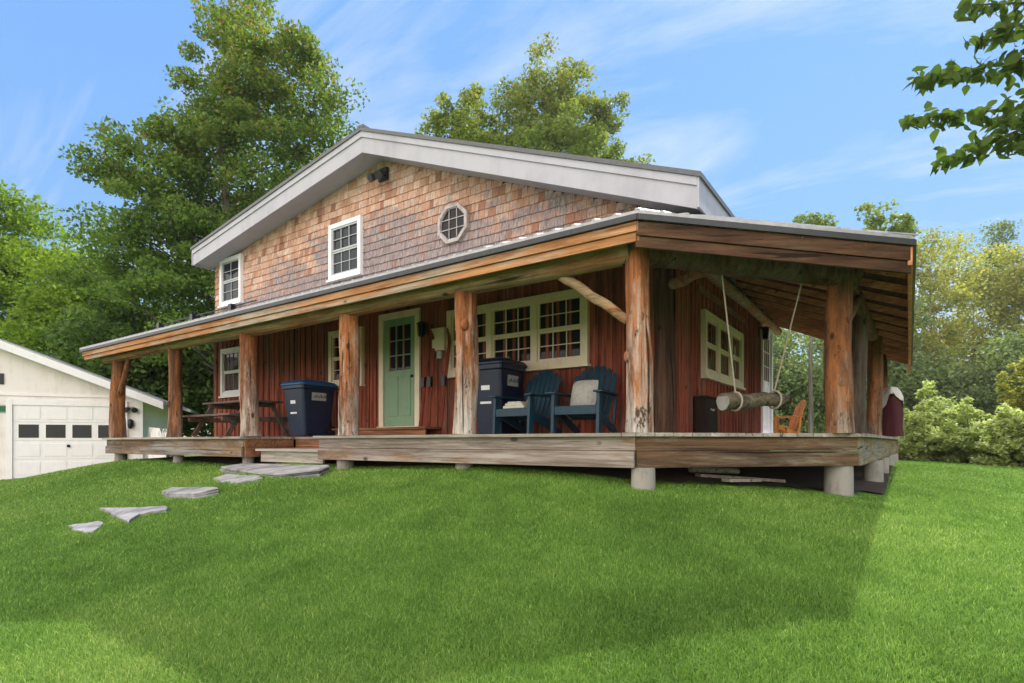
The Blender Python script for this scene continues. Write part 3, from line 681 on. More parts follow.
# adirondack chairs
def chair(loc, rz, label, mat, group=None):
    o = empty('adirondack_chair', (0,0,0), label, 'chair', group)
    m = MB()
    for k in range(6):                                     # seat slats, sloping back
        t = k/5; y = -.30+t*.46; z = .37-t*.13; m.bar((-.27, y, z), (.27, y, z), .085, .022, Vector((0,.27,1)))
    m.build('seat', mat, o, bevel=.006)
    m = MB(); lean = R_(21)
    for k in range(7):                                     # fanned back slats, wider at the top
        x = (k-3)*.078; top = .86-.15*(abs(k-3)/3)**2; fx = (k-3)*.095; ty, tz = .16+top*math.sin(lean), .22+top*math.cos(lean); dy, dz = .02*math.cos(lean), -.02*math.sin(lean)
        P = [(x-.034, .16, .22), (x+.034, .16, .22), (fx+.043, ty-.01, tz-.025), (fx+.02, ty, tz), (fx-.02, ty, tz), (fx-.043, ty-.01, tz-.025)]
        m.add(P+[(a, b+dy, c+dz) for a, b, c in P], [(0,1,2,3,4,5),(11,10,9,8,7,6)]+[(q, q+6, (q+1) % 6+6, (q+1) % 6) for q in range(6)])
    m.bar((-.29, .355, .64), (.29, .355, .64), .06, .025, Vector((0,-1,.4))); m.bar((-.26, .20, .28), (.26, .20, .28), .06, .025, Vector((0,-1,.4)))
    m.build('backrest', mat, o, bevel=.008)
    for s in (-1, 1):
        m = MB(); vs = [(s*.27, -.40), (s*.41, -.42), (s*.42, -.1), (s*.37, .34), (s*.29, .34), (s*.28, -.1)]
        if s < 0: vs = vs[::-1]
        m.prism(vs, .555, .58); m.build('armrest', mat, o, bevel=.006)
        m = MB(); m.bar((s*.325, -.33, 0), (s*.325, -.30, .554), .045, .11, Vector((0,1,0))); m.build('leg', mat, o, bevel=.006)
        m = MB(); m.bar((s*.285, -.33, .33), (s*.285, .46, .025), .03, .11); m.build('leg', mat, o, bevel=.006)
        m = MB(); m.bar((s*.34, .29, .555), (s*.33, .24, .16), .03, .05, Vector((0,1,0))); m.build('arm_support', mat, o)
    m = MB(); m.box(-.30, .30, -.36, -.335, .27, .385); m.build('apron', mat, o, bevel=.006)
    o.location = loc; o.rotation_euler.z = rz; return o
ca = chair((-4.58, 6.95, DT), R_(-6), 'blue slatted garden armchair with a folded cloth on its seat', M['chair_blue'], 'blue armchairs on the porch')
cc = copy_tree(ca); cc.location = (-3.62, 6.95, DT); cc.rotation_euler.z = R_(5); cc['label'] = 'blue slatted garden armchair with a grey pillow propped on its seat'
chair((-2.62, 16.35, DT), R_(-62), 'orange wooden armchair in the sun beyond the end of the house', M['orange_wood'])
m = MB(); m.box(-4.80, -4.43, 6.64, 6.92, DT+.385, DT+.43); m.box(-4.78, -4.47, 6.66, 6.9, DT+.431, DT+.465); m.box(-4.75, -4.51, 6.68, 6.86, DT+.466, DT+.49)
tag(m.build('folded_cloth', M['cloth_white'], None, (-4.56, 6.78, DT+.385), bevel=.012), 'folded pale cloth lying on the seat of a blue armchair', 'cloth')
m = MB(); 
for i in range(1): m.tube([(-4.56, 6.97, DT+.33), (-4.56, 6.975, DT+.5), (-4.56, 6.98, DT+.56), (-4.56, 6.98, DT+.62)], [.045, .045, .018, .016], 10)
tag(m.build('bottle', M['cloth_orange'], None, (-4.56, 6.97, DT+.33)), 'small orange bottle standing behind the folded pale cloth on a blue chair', 'bottle')
# pillow
m = MB(); n = 9; vs = []
for s in (-1, 1):
    for i in range(n):
        for j in range(n):
            a, b = i/(n-1)*2-1, j/(n-1)*2-1; th = .085*max(0, (1-a*a)*(1-b*b))**.4
            vs.append((-3.64+a*.2*(1-.06*b*b)+.03, 6.90+s*th+b*.06, DT+.56+b*.2*(1-.06*a*a)))
N2 = n*n; fs = []
for i in range(n-1):
    for j in range(n-1): k = i*n+j; fs += [(k, k+1, k+n+1, k+n), (N2+k, N2+k+n, N2+k+n+1, N2+k+1)]
m.add(vs, fs, .5, True); tag(m.build('pillow', M['cloth_grey'], None, (-3.72, 6.9, DT+.36)), 'square pale grey pillow propped up on a blue armchair', 'pillow')
# picnic table
pt = empty('picnic_table', (-11.6, 6.55, DT), 'weathered brown picnic table with attached benches on the porch', 'table'); px, py = -11.6, 6.55
m = MB()
for k in range(5): m.box(px-.95, px+.95, py-.36+k*.146, py-.36+k*.146+.136, DT+.715, DT+.755, random.uniform(.2, .8))
m.build('tabletop', M['picnic'], pt, bevel=.004)
for s in (-1, 1):
    m = MB()
    for k in range(2): y = py+s*.66-.13+k*.135; m.box(px-.95, px+.95, y, y+.126, DT+.425, DT+.465, random.uniform(.3, .8))
    m.build('bench', M['picnic'], pt, bevel=.004)
for s in (-1, 1):
    x = px+s*.66
    for t in (-1, 1):
        m = MB(); m.bar((x+.04*t, py+t*.24, DT+.71), (x+.04*t, py+t*.66, DT+.02), .04, .09, Vector((1,0,0)).cross(Vector((0,0,1)))); m.build('leg', M['picnic'], pt)
    m = MB(); m.box(x-.02, x+.02, py-.78, py+.78, DT+.33, DT+.42); m.box(x-.02, x+.02, py-.36, py+.36, DT+.63, DT+.712); m.build('crossbar', M['picnic'], pt)
# dark storage chest against the side wall
ch = empty('storage_chest', (-2.48, 8.73, DT), 'low dark brown wooden chest against the side wall below the window', 'chest')
m = MB(); m.box(-2.575, -2.40, 8.42, 9.05, DT+.002, DT+.56); m.build('chest_body', M['box_dark'], ch, bevel=.008)
m = MB(); m.box(-2.575, -2.38, 8.40, 9.07, DT+.562, DT+.59); m.build('lid', M['box_dark'], ch, bevel=.006)
m = MB(); m.tube([(-2.395, 8.66, DT+.40), (-2.375, 8.74, DT+.38), (-2.395, 8.82, DT+.40)], .012, 6); m.build('handle', M['cream_metal'], ch)
# swing: log seat on two ropes
zs = 6.25; pA = atz(723, 402, 6.15); pB = atz(788, 399, 6.55); d = (pB-pA).normalized()
sw = empty('log_swing', pA.lerp(pB, .5), 'rough grey log swing hanging on two pale ropes from porch beam', 'swing')
m = MB(); m.tube([pA.lerp(pB, i/8)+Vector((0,0,.012*math.sin(i*1.7))) for i in range(9)], [.098,.094,.088,.084,.08,.074,.066,.055,.035], 14, .14, seed=4); m.build('log_seat', M['swing'], sw)
m = MB(); m.tube([pA-d*.006, pA-d*.001], [.09, .094], 14, .10, seed=4); m.build('cut_end', M['swing_end'], sw)
for t, top in ((.18, Vector((-1.62, 6.18, 2.02))), (.78, Vector((-.88, 6.88, 1.96)))):
    p = pA.lerp(pB, t); m = MB(); m.tube([p+Vector((0,0,.10)), p.lerp(top, .5)+Vector((0,0,.05)), top], .0095, 6)
    rp = [Vector((.098*math.cos(a)*(-d.y), .098*math.cos(a)*d.x, .104*math.sin(a)))+p for a in [k*math.pi/6 for k in range(13)]]
    m.tube(rp, .012, 6, cap=False); m.build('rope', M['rope'], sw)
# maroon covered stand at the far end of the deck
gx, gy = -.22, 13.55
cg = empty('covered_grill', (gx, gy, DT), 'maroon fabric cover over a waist-high stand at the far deck end', 'grill')
m = MB(); n = 20; secs = [(.0,.20),(.22,.17),(.45,.18),(.68,.165),(.82,.15),(.88,.06)]; vs = []
for z, r in secs:
    for k in range(n):
        t = 6.2832*k/n; rr = r*(1+.15*math.sin(5*t+z*3)*(1-z*.5)); vs.append((gx+rr*math.cos(t), gy+rr*math.sin(t)*1.2, DT+.02+z))
m.add(vs, [(i*n+k, i*n+(k+1) % n, (i+1)*n+(k+1) % n, (i+1)*n+k) for i in range(len(secs)-1) for k in range(n)], .5, True); m.add(vs[-n:], [tuple(range(n))]); m.build('cover', M['maroon'], cg)
m = MB(); n = 18; vs = []
for z, r in ((.68,.19),(.78,.195),(.86,.17),(.93,.11),(.95,.03)):
    for k in range(n):
        t = 6.2832*k/n; rr = r*(1+.09*math.sin(5*t+z*4)); zz = z-((.16*math.sin(2*t+1)+.06*math.sin(5*t)) if z < .72 else 0)+(.05*math.sin(3*t) if z > .75 else 0); vs.append((gx+rr*math.cos(t), gy+1.2*rr*math.sin(t), DT+.02+zz))
m.add(vs, [(i*n+k, i*n+(k+1) % n, (i+1)*n+(k+1) % n, (i+1)*n+k) for i in range(4) for k in range(n)], .5, True)
tag(m.build('white_cloth', M['cloth_white'], None, (gx, gy, DT+.9)), 'pale cloth bunched on top of the maroon covered stand', 'cloth')
# boards stored below the corner of the deck
for i, (a, b, za, lab) in enumerate([((698,478),(782,480),6.5,'longest weathered board lying on the grass under the deck corner'),((726,484),(757,486),6.15,'short pale board lying in front under the deck corner'),((690,473),(738,476),6.7,'round grey pole end lying under the deck corner behind the boards')]):
    p = atz(*a, za); q2 = atz(*b, za+.25); p.z = g1(p.x, p.y)+.045+.02*i; q2.z = g1(q2.x, q2.y)+.05+.02*i; m = MB()
    if i == 2: m.tube([p, q2], [.04, .036], 12, .04); nm, mt = 'pole', M['decking']
    else: m.bar(p, q2, .12, .035); nm, mt = 'board', M['decking']
    tag(m.build(nm, mt, None, p), lab, nm, 'lumber stored under the deck')
# stepping stones
ST = [([(219,467),(240,463),(300,462),(331,466),(322,472),(270,473),(232,470)], .075, 'large flat grey slab on the grass at the foot of the wooden step', .45),
 ([(214,478),(225,474),(258,474),(262,479),(240,483),(218,482)], .025, 'small flat grey stone just below the largest slab', .5),
 ([(163,490),(172,487),(215,486),(218,489),(195,493),(165,493)], .085, 'thick grey stone with layered dark sides midway along the stone steps', .42),
 ([(100,507),(165,506),(168,509),(140,513),(128,521),(112,514)], .045, 'pointed pale stone with tilted broken edge in the lawn', .6),
 ([(66,525),(98,521),(103,524),(96,531),(86,533),(72,529)], .02, 'lowest and farthest small pale stone sunk in the lawn', .75)]
STONEPOLY = []
for poly, th, lab, c in ST:
    P = []
    cx = poly[0][0]
    for a, b in poly:
        t = 4.
        while t < 20:
            q = atz(a, b, t)
            if q.z < g1(q.x, q.y)+th: break
            t += .01
        P.append(q)
    if sum(P[i].x*P[(i+1) % len(P)].y-P[(i+1) % len(P)].x*P[i].y for i in range(len(P))) < 0: P = P[::-1]
    # rough outline: subdivide and jitter
    out = []
    rnd = random.Random(int(cx))
    for i in range(len(P)):
        a, b = P[i], P[(i+1) % len(P)]
        for k in range(3): p = a.lerp(b, k/3); out.append((p.x+rnd.uniform(-.025,.025), p.y+rnd.uniform(-.025,.025)))
    STONEPOLY.append(np.array(out)); m = MB(); n = len(out); mx, my = sum(p[0] for p in out)/n, sum(p[1] for p in out)/n
    lay = [(-th-.2, .97), (-th*.75, 1.0), (-th*.7, .96), (-th*.4, .99), (-th*.35, .95), (-.012, .985), (0, .95)]
    gp = np.linalg.lstsq(np.array([[p.x, p.y, 1] for p in P]), np.array([p.z for p in P]), rcond=None)[0]
    top = gp[0]*mx+gp[1]*my+gp[2]
    vs = [(mx+(x-mx)*s, my+(y-my)*s, gp[0]*x+gp[1]*y+gp[2]+z+(rnd.uniform(-.006, .006) if z < 0 else 0)) for z, s in lay for x, y in out]
    m.add(vs, [(i*n+k, i*n+(k+1) % n, (i+1)*n+(k+1) % n, (i+1)*n+k) for i in range(6) for k in range(n)], c*.6); 
    m.add(vs[-n:], [tuple(range(n))], c); tag(m.build('stepping_stone', M['stone'], None, (mx, my, top-th)), lab, 'stone', 'stepping stones up to the porch')

# ================================================================= GARAGE
ga = R_(-21.6)
def FR(F, R): return Vector((-SN*F+CS*R, CS*F+SN*R, 0))
corner = FR(16.9, (142-XC)/FPX*16.9)
wdir = FR(math.cos(R_(68.4)), math.sin(R_(68.4))); bdir = FR(math.cos(ga), math.sin(ga))
gz = -1.06
GB = (corner+Vector((0,0,gz)), -wdir, -bdir, Vector((0,0,1)))          # x runs left along the front, y out of the front wall
gar = empty('garage', corner+Vector((0,0,gz)), 'white garage with low gable roof and panelled overhead door', 'garage')
EH, SL, HW, GD = 2.42, .41, 4.3, 7.
m = MB()
def P_(x, y, z): return GB[0]+GB[1]*x+GB[2]*y+GB[3]*z
pk = EH+SL*HW
fr = [(0,-.3),(2*HW,-.3),(2*HW,EH),(HW,pk),(0,EH)]
m.add([P_(x, 0, z) for x, z in fr]+[P_(x, -GD, z) for x, z in fr], [(0,1,2,3,4),(9,8,7,6,5)]+[(i, i+5, (i+1) % 5+5, (i+1) % 5) for i in range(5)])
m.build('wall', M['garage'], gar)
m = MB()
for (x0, z0), (x1, z1) in (((-.62, EH-.62*SL), (HW, pk)), ((HW, pk), (2*HW+.42, EH-.42*SL))):
    pts = []
    for t in (.02, .12):
        for y in (.38, -GD-.3): pts += [P_(x0, y, z0+t), P_(x1, y, z1+t)]
    m.add(pts, [(0,2,3,1),(4,5,7,6),(0,1,5,4),(2,6,7,3),(0,4,6,2),(1,3,7,5)])
groof = m.build('roof', M['metal_roof'], gar)
for (x0, z0), (x1, z1) in (((-.62, EH-.62*SL), (HW-.01, pk)), ((2*HW+.42, EH-.42*SL), (HW+.01, pk))):
    m = MB(); m.add([P_(x0,.40,z0-.13), P_(x1,.40,z1-.13), P_(x1,.40,z1+.085), P_(x0,.40,z0+.085), P_(x0,.36,z0-.13), P_(x1,.36,z1-.13), P_(x1,.36,z1+.085), P_(x0,.36,z0+.085)], [(0,1,2,3),(7,6,5,4),(0,4,5,1),(2,6,7,3),(0,3,7,4),(1,5,6,2)])
    m.build('fascia_board', M['garage_door'], groof)
m = MB(); m.obox(GB, -.03, .16, .002, .05, -.2, EH+.02); m.build('corner_board', M['garage_door'], gar)
m = MB(); m.obox(GB, .0, 2*HW, .003, .03, EH-.06, EH+.02); m.build('trim_board', M['garage_door'], gar)
dx0, dx1, dh = .50, 3.08, 2.10
m = MB(); m.obox(GB, dx0-.14, dx0, .003, .06, -.1, dh+.16); m.obox(GB, dx1, dx1+.14, .003, .06, -.1, dh+.16); m.obox(GB, dx0, dx1, .003, .055, dh, dh+.16)
dfr = m.build('door_frame', M['garage_door'], gar)
m = MB(); rows = 4; rh = dh/rows
for r in range(rows):
    m.obox(GB, dx0+.004, dx1-.004, .004, .022, r*rh+.05, (r+1)*rh+.045)
    if r != 2:
        for k in range(4):
            x = dx0+.1+k*(dx1-dx0-.1)/4; m.obox(GB, x, x+(dx1-dx0-.1)/4-.1, .022, .032, r*rh+.13, (r+1)*rh-.03)
gd = m.build('overhead_door', M['garage_door'], gar, bevel=.006)
for k in range(4):
    x = dx0+.1+k*(dx1-dx0-.1)/4; w_ = (dx1-dx0-.1)/4-.1
    m = MB(); m.obox(GB, x+.03, x+w_-.03, .023, .028, 2*rh+.13, 3*rh-.02); m.build('pane', M['black'], gd)
m = MB(); m.ball(P_((dx0+dx1)/2, .06, .95), .045, 8); m.build('handle', M['black'], gd)
m = MB(); m.obox(GB, 3.28, 3.7, .003, .03, EH+.25, EH+.55)
for k in range(5): m.obox(GB, 3.31, 3.67, .03, .045, EH+.27+k*.054, EH+.30+k*.054)
m.build('vent', M['roof_edge'], gar)
q = P_(.26, .055, 2.06); gl = empty('wall_floodlight', q, 'grey twin floodlight high on the garage beside its door', 'lamp')
m = MB(); m.obox((q, GB[1], GB[2], GB[3]), -.06, .06, -.017, .02, -.05, .05); m.build('base_plate', M['soffit'], gl)
for s in (-1, 1):
    m = MB(); m.tube([q+GB[1]*.05*s+GB[2]*.02, q+GB[1]*.12*s+GB[2]*.16-GB[3]*.06], [.04, .085], 10); m.build('lamp_head', M['roof_edge'], gl)
q = P_(.27, .0, 1.62); g2 = empty('wall_lantern', q, 'black lantern on the garage wall next to its corner', 'lamp')
m = MB(); m.obox((q, GB[1], GB[2], GB[3]), -.05, .05, .003, .02, -.1, .1); m.obox((q, GB[1], GB[2], GB[3]), -.012, .012, .02, .12, .07, .095); m.build('bracket', M['black'], g2)
m = MB(); c = q+GB[2]*.12; m.tube([c+GB[3]*.12, c+GB[3]*.07, c-GB[3]*.14, c-GB[3]*.17], [.02, .085, .055, .02], 8); m.build('lamp_shade', M['black'], g2)
q = P_(dx1+.30, .0, 1.98); sg2 = empty('green_sign', q, 'small green sign on the garage wall at the left photo edge', 'sign')
m = MB(); m.obox((q, GB[1], GB[2], GB[3]), -.17, .17, .003, .02, -.11, .11); m.build('panel', M['green_sign'], sg2)
m = MB(); m.obox((q, GB[1], GB[2], GB[3]), -.14, .14, .0205, .022, .085, .095); m.obox((q, GB[1], GB[2], GB[3]), -.14, .14, .0205, .022, -.095, -.085); m.build('border', M['trim_white'], sg2)
# slatted crate rack against the garage side
GS = (corner+Vector((0,0,gz)), bdir, wdir, Vector((0,0,1)))
rk = empty('wooden_railing', GS[0]+GS[1]*2.3+GS[2]*.5, 'short weathered wooden railing beside the garage side wall', 'railing')
m = MB(); m.obox(GS, 1.0, 3.6, .45, .55, .92, 1.0); m.obox(GS, 1.0, 3.6, .48, .52, .35, .43); m.build('rail', M['picnic'], rk)
for k in range(3): m = MB(); m.obox(GS, 1.0+k*1.25, 1.1+k*1.25, .45, .55, -.2, .918); m.build('rail_post', M['picnic'], rk)
m = MB()
for k in range(18): m.obox(GS, 1.15+k*.135, 1.19+k*.135, .485, .515, .432, .918)
m.build('balusters', M['picnic'], rk)

# ================================================================= TREES
def leaves(C, size, up=.35, rng=RNG, elong=1.0, droop=0.):
    n = len(C); nrm = rng.normal(size=(n,3)); nrm[:,2] += up*2; nrm /= np.linalg.norm(nrm, axis=1)[:,None]
    t = rng.normal(size=(n,3)); t[:,2] -= droop; t -= nrm*(t*nrm).sum(1)[:,None]; t /= np.linalg.norm(t, axis=1)[:,None]; b = np.cross(nrm, t)
    s = (size*rng.uniform(.6, 1.35, n))[:,None]
    base = C-t*s*.5*elong; tip = C+t*s*.55*elong; l = C+b*s*.36-t*s*.06+nrm*s*.10; r = C-b*s*.36-t*s*.06+nrm*s*.10
    V = np.stack([base, l, tip, r], 1).reshape(-1, 3); k = np.arange(n)[:,None]*4
    F = np.concatenate([k+np.array([[0,2,1]]), k+np.array([[0,3,2]])], 0); return V, F
def curled_leaves(C, size, rng, droop=.8):
    n = len(C); nrm = rng.normal(size=(n,3)); nrm[:,2] += .9; nrm /= np.linalg.norm(nrm, axis=1)[:,None]
    t = rng.normal(size=(n,3)); t[:,2] -= droop; t -= nrm*(t*nrm).sum(1)[:,None]; t /= np.linalg.norm(t, axis=1)[:,None]; b = np.cross(nrm, t)
    s = (size*rng.uniform(.55, 1.3, n))[:,None]; cu = rng.uniform(.05, .3, n)[:,None]; fo = rng.uniform(.03, .22, n)[:,None]; ra = [(0,0),(.16,.20),(.42,.30),(.72,.19),(1.08,0)]
    rows = []
    for x, w in ra:
        mid = C+t*s*(x-.5)-nrm*s*cu*x*x
        rows += [mid, mid+b*s*w+nrm*s*fo*w*2, mid-b*s*w+nrm*s*fo*w*2]
    V = np.stack(rows, 1).reshape(-1, 3); k = np.arange(n)[:,None]*15; F = []
    for i in range(4):
        a = 3*i
        for o_ in (1, 2):
            q = [[a, a+o_, a+3+o_], [a, a+3+o_, a+3]]
            F += [k+np.array([x if o_ == 2 else x[::-1]]) for x in q]
    return V, np.concatenate(F, 0)
def tree(name, label, cat, base, blobs, nclump, per, lsize, lm, bm, group=None, trunk_r=.2, cr=.7, top=.8, flat=.6, tips=0., up=.35, seed=1, fork=1):
    rng = np.random.default_rng(seed); base = Vector((base[0], base[1], g1(base[0], base[1])-.1))
    o = empty(name, base, label, cat, group)
    vol = np.array([b[1][0]*b[1][1]*b[1][2] for b in blobs])**.8; pk_ = rng.choice(len(blobs), nclump, p=vol/vol.sum())
    cc = np.array([b[0] for b in blobs], float)[pk_]; rr = np.array([b[1] for b in blobs], float)[pk_]
    d = rng.normal(size=(nclump,3)); d /= np.linalg.norm(d, axis=1)[:,None]; rad = rng.uniform(.18, 1., nclump)**.55
    CL = cc+d*rr*rad[:,None]; zt = max(b[0][2]+b[1][2]*.6 for b in blobs); zmin = CL[:,2].min()
    m = MB(); cx, cy = np.average([b[0][0] for b in blobs], weights=vol), np.average([b[0][1] for b in blobs], weights=vol)
    H = (zt-base.z)*top; tp = []
    for i in range(9):
        t = i/8; tp.append(Vector((base.x+(cx-base.x)*t**1.4+.25*trunk_r*math.sin(i*1.9+seed), base.y+(cy-base.y)*t**1.4+.25*trunk_r*math.cos(i*1.4+seed), base.z+H*t)))
    m.tube(tp, [trunk_r*(1.25 if i == 0 else 1)*(1-.85*i/8) for i in range(9)], 9, .06, seed=seed)
    m.build('trunk', bm, o)
    m = MB(); nb = min(nclump, 110)
    for c in CL[:nb]:
        c = Vector(c); hd = math.hypot(c.x-base.x, c.y-base.y); zz = min(max(c.z-hd*.55, base.z+H*.18), base.z+H*.96)
        if c.z < zz-.3: continue
        t = (zz-base.z)/H; i = min(int(t*8), 7); p = tp[i].lerp(tp[i+1], t*8-i); r0 = trunk_r*(1-.85*t)*.26
        mid = p.lerp(c, .5)+Vector((0,0,-.06*(c-p).length)); m.tube([p, mid, c], [r0, r0*.6, r0*.18], 5, 0, cap=False)
    m.build('limbs', bm, o)
    n = nclump*per; ci = np.repeat(np.arange(nclump), per); sc = cr*rng.uniform(.55, 1.25, nclump)
    g_ = rng.normal(size=(n,3)); g_ *= (rng.uniform(0, 1, n)**.45*.95/np.linalg.norm(g_, axis=1))[:,None]; L = CL[ci]+g_*sc[ci][:,None]*np.array([1,1,flat])
    V, F = leaves(L, lsize, up, rng)
    cv = rng.uniform(.0, 1., nclump); q_ = np.clip(.32*cv[ci]+.58*rng.uniform(0, 1, n)**1.3+.06*rng.normal(size=n), 0, .9)
    if tips: 
        hz = (L[:,2]-zmin)/(zt-zmin+.01); q_ = np.where(rng.uniform(0,1,n) < tips*np.clip(hz*1.6-.5, 0, 1), rng.uniform(.93, 1., n), q_)
    V -= np.array(base)
    npmesh('crown', V, F, np.repeat(q_, 4), lm, o); return o
LM = dict(maple=leafmat('maple leaves', (.07,.135,.03), (.225,.33,.065), (.36,.25,.09), .5), bright=leafmat('bright leaves', (.12,.20,.028), (.31,.42,.055), None, .5),
  dark=leafmat('shade leaves', (.045,.09,.022), (.13,.215,.05), None, .42), poplar=leafmat('poplar leaves', (.12,.18,.038), (.31,.36,.09), (.44,.30,.11), .5),
  haze=leafmat('hazed birch leaves', (.20,.23,.06), (.52,.48,.13), None, .52), wood=leafmat('wood edge leaves', (.115,.17,.075), (.29,.35,.15), None, .45), bush=leafmat('dogwood leaves', (.27,.33,.09), (.66,.69,.42), None, .55), near=leafmat('overhanging leaves', (.04,.08,.016), (.11,.165,.034), None, .42, .75))  # birch leaves: haze over the right wood is put into their pale colour
def blob(px, py, z, rx, ry, rd=None): 
    c = atz(px, py, z); k = z/FPX; return ((c.x, c.y, c.z), ((rx*k+(rd or rx*k))/2, (rx*k+(rd or rx*k))/2, ry*k))
def bp(px, z): q = atz(px, YH, z); return (q.x, q.y)
# tall maple behind the left of the house
Z = 23.
tree('maple_tree', 'tall broad maple rising behind the left end of the house', 'tree', bp(238, Z), [blob(255,60,Z,60,62),blob(300,90,Z,58,55),blob(205,130,Z,50,50),blob(255,160,Z+1,80,70),blob(150,190,Z-1,58,42),blob(115,165,Z-1,28,30),blob(170,245,Z,75,55),blob(130,290,Z,65,45),blob(250,260,Z+1,70,80),blob(200,320,Z-1,70,50)], 470, 210, .15, LM['maple'], M['bark'], None, .42, .95, .8, .5, .5, seed=5)
# twin-crowned tree behind the ridge
Z = 26.
tree('maple_tree', 'dense green tree with pointed crown rising above the roof ridge', 'tree', bp(548, Z), [blob(540,65,Z,13,30),blob(508,90,Z,16,28),blob(575,85,Z,14,30),blob(530,115,Z,34,44),blob(565,115,Z,30,40),blob(606,110,Z,20,24),blob(600,140,Z,26,34),blob(548,160,Z,66,40)], 190, 150, .145, LM['poplar'], M['bark'], 'trees rising behind the roof', .34, .72, .85, .8, .5, seed=8)
tree('maple_tree', 'smaller loose-crowned tree left of the pointed one behind the roof', 'tree', bp(462, Z+1), [blob(470,105,Z+1,12,24),blob(460,130,Z+1,38,26),blob(480,150,Z+1,36,34)], 90, 150, .15, LM['poplar'], M['bark'], 'trees rising behind the roof', .24, .62, .85, .7, .3, seed=9)
tree('young_tree', 'low bushy treetop just showing over the right roof slope', 'tree', bp(626, Z+1), [blob(618,168,Z+1,28,18),blob(640,185,Z+1,22,14)], 26, 110, .17, LM['poplar'], M['bark'], 'trees rising behind the roof', .16, .6, .8, .6, seed=10)
# bright trees left, behind the garage
for i, (px, z, bl, lab, mt) in enumerate([(20,30,[(15,235,42,42),(40,290,50,45),(5,310,50,50)],'yellow-green tree with a pointed top behind the garage roof','bright'),
   (72,28,[(70,270,34,30),(90,310,40,40),(60,340,50,40)],'round yellow-green tree between garage roof and the tall maple','bright'),
   (-45,29,[(-40,225,55,50),(-50,300,60,60)],'yellow-green tree at the left photo edge behind the garage','bright'),
   (130,24,[(120,350,60,45),(165,370,60,45),(140,400,50,35)],'dark leafy tree behind the leftmost porch posts','dark'),
   (215,25,[(205,360,50,45),(185,400,45,40),(235,390,40,40)],'dark leafy tree beside the corner of the house','dark'),
   (60,34,[(60,360,80,50),(20,380,70,50)],'deep green tree low behind the garage roof','dark')]):
    tree('deciduous_tree', lab, 'tree', bp(px, z), [blob(*b[:2], z, *b[2:]) for b in bl], 130, 120, .20, LM[mt], M['bark'], 'trees behind the garage', .22, 1.15, .85, .55, seed=30+i, up=.5)
# treetops over the porch roof and hazy wood on the right
for i, (px, z, bl, lab, n, mt, bk) in enumerate([
   (880,24,[(868,215,14,14),(890,222,20,14),(905,235,12,12)],'slender tree whose dark top clears the porch roof corner',30,'poplar','bark'),
   (810,26,[(805,222,16,8),(825,228,12,8)],'small dark treetop peeping over the middle of the porch roof',16,'poplar','bark'),
   (932,40,[(930,262,30,28),(935,310,36,45),(925,370,34,50)],'tall pale yellow birch nearest the porch roof end',110,'haze','bark_pale'),
   (975,44,[(970,270,34,34),(978,320,44,50),(970,380,44,50)],'broad pale birch in the middle of the hazy wood',130,'haze','bark_pale'),
   (1020,42,[(1015,285,32,32),(1022,335,42,50),(1015,390,42,50)],'pale birch near the right photo edge in the hazy wood',120,'haze','bark_pale'),
   (1062,40,[(1062,270,42,50),(1060,350,48,70)],'pale birch just past the right photo edge',90,'haze','bark_pale'),
   (1000,50,[(1000,225,9,18),(1000,250,14,14),(998,280,20,30)],'thin spire-like tree standing above the hazy wood',46,'wood','bark'),
   (950,36,[(945,385,40,35),(985,400,40,30),(915,395,36,36)],'low shadowy green tree beneath the pale birches',110,'wood','bark'),
   (1015,34,[(1010,380,38,40),(1040,360,30,40)],'low green tree under the birches at the right edge',80,'wood','bark'),
   (790,34,[(790,360,32,36),(805,400,40,36),(760,395,34,40)],'green tree seen through the porch behind the orange chair',130,'wood','bark'),
   (845,36,[(845,340,34,40),(850,395,36,40)],'green tree seen between the porch posts',110,'wood','bark'),
   (890,38,[(890,330,26,40),(892,390,30,44)],'tall green tree behind the last porch posts',110,'wood','bark_pale'),
   (740,38,[(745,350,40,50),(730,400,40,40)],'green tree behind the back corner of the house',90,'wood','bark')]):
    tree('birch_tree' if 'birch' in lab else 'deciduous_tree', lab, 'tree', bp(px, z), [blob(*b[:2], z, *b[2:]) for b in bl], n, 120 if z > 30 else 42, .22 if z > 30 else .17, LM[mt], M[bk], 'trees of the wood on the right' if z > 30 else 'treetops over the porch roof', .2 if z > 30 else .13, 1.25 if z > 30 else .42, .88, .6, seed=60+i, up=.5)
rng = np.random.default_rng(5); Pw = []
for k in range(150):
    z = rng.uniform(52, 72); px = rng.uniform(690, 1230); ht = rng.uniform(9, 14)*(1-.25*abs(px-985)/300); c = bp(px, z); gz_ = -1.05; r = rng.uniform(1.6, 3.2)
    d = rng.normal(size=(620,3)); d *= (rng.uniform(.3, 1, 620)**.4/np.linalg.norm(d, axis=1))[:,None]; zc = np.clip(d[:,2]*.5+.5, 0, 1)
    Pw.append(np.stack([c[0]+d[:,0]*r*(1.15-zc*.75), c[1]+d[:,1]*r*(1.15-zc*.75), gz_+.5+ht*zc+rng.normal(size=620)*.25], 1))
Pw = np.concatenate(Pw); V, F = leaves(Pw, .42, .6, rng); tag(npmesh('distant_wood', V, F, np.repeat(np.clip(rng.uniform(0, .9, len(Pw)), 0, .9), 4), LM['wood']), 'mass of green woodland covering the rise behind the birches', 'woodland', kind='stuff')
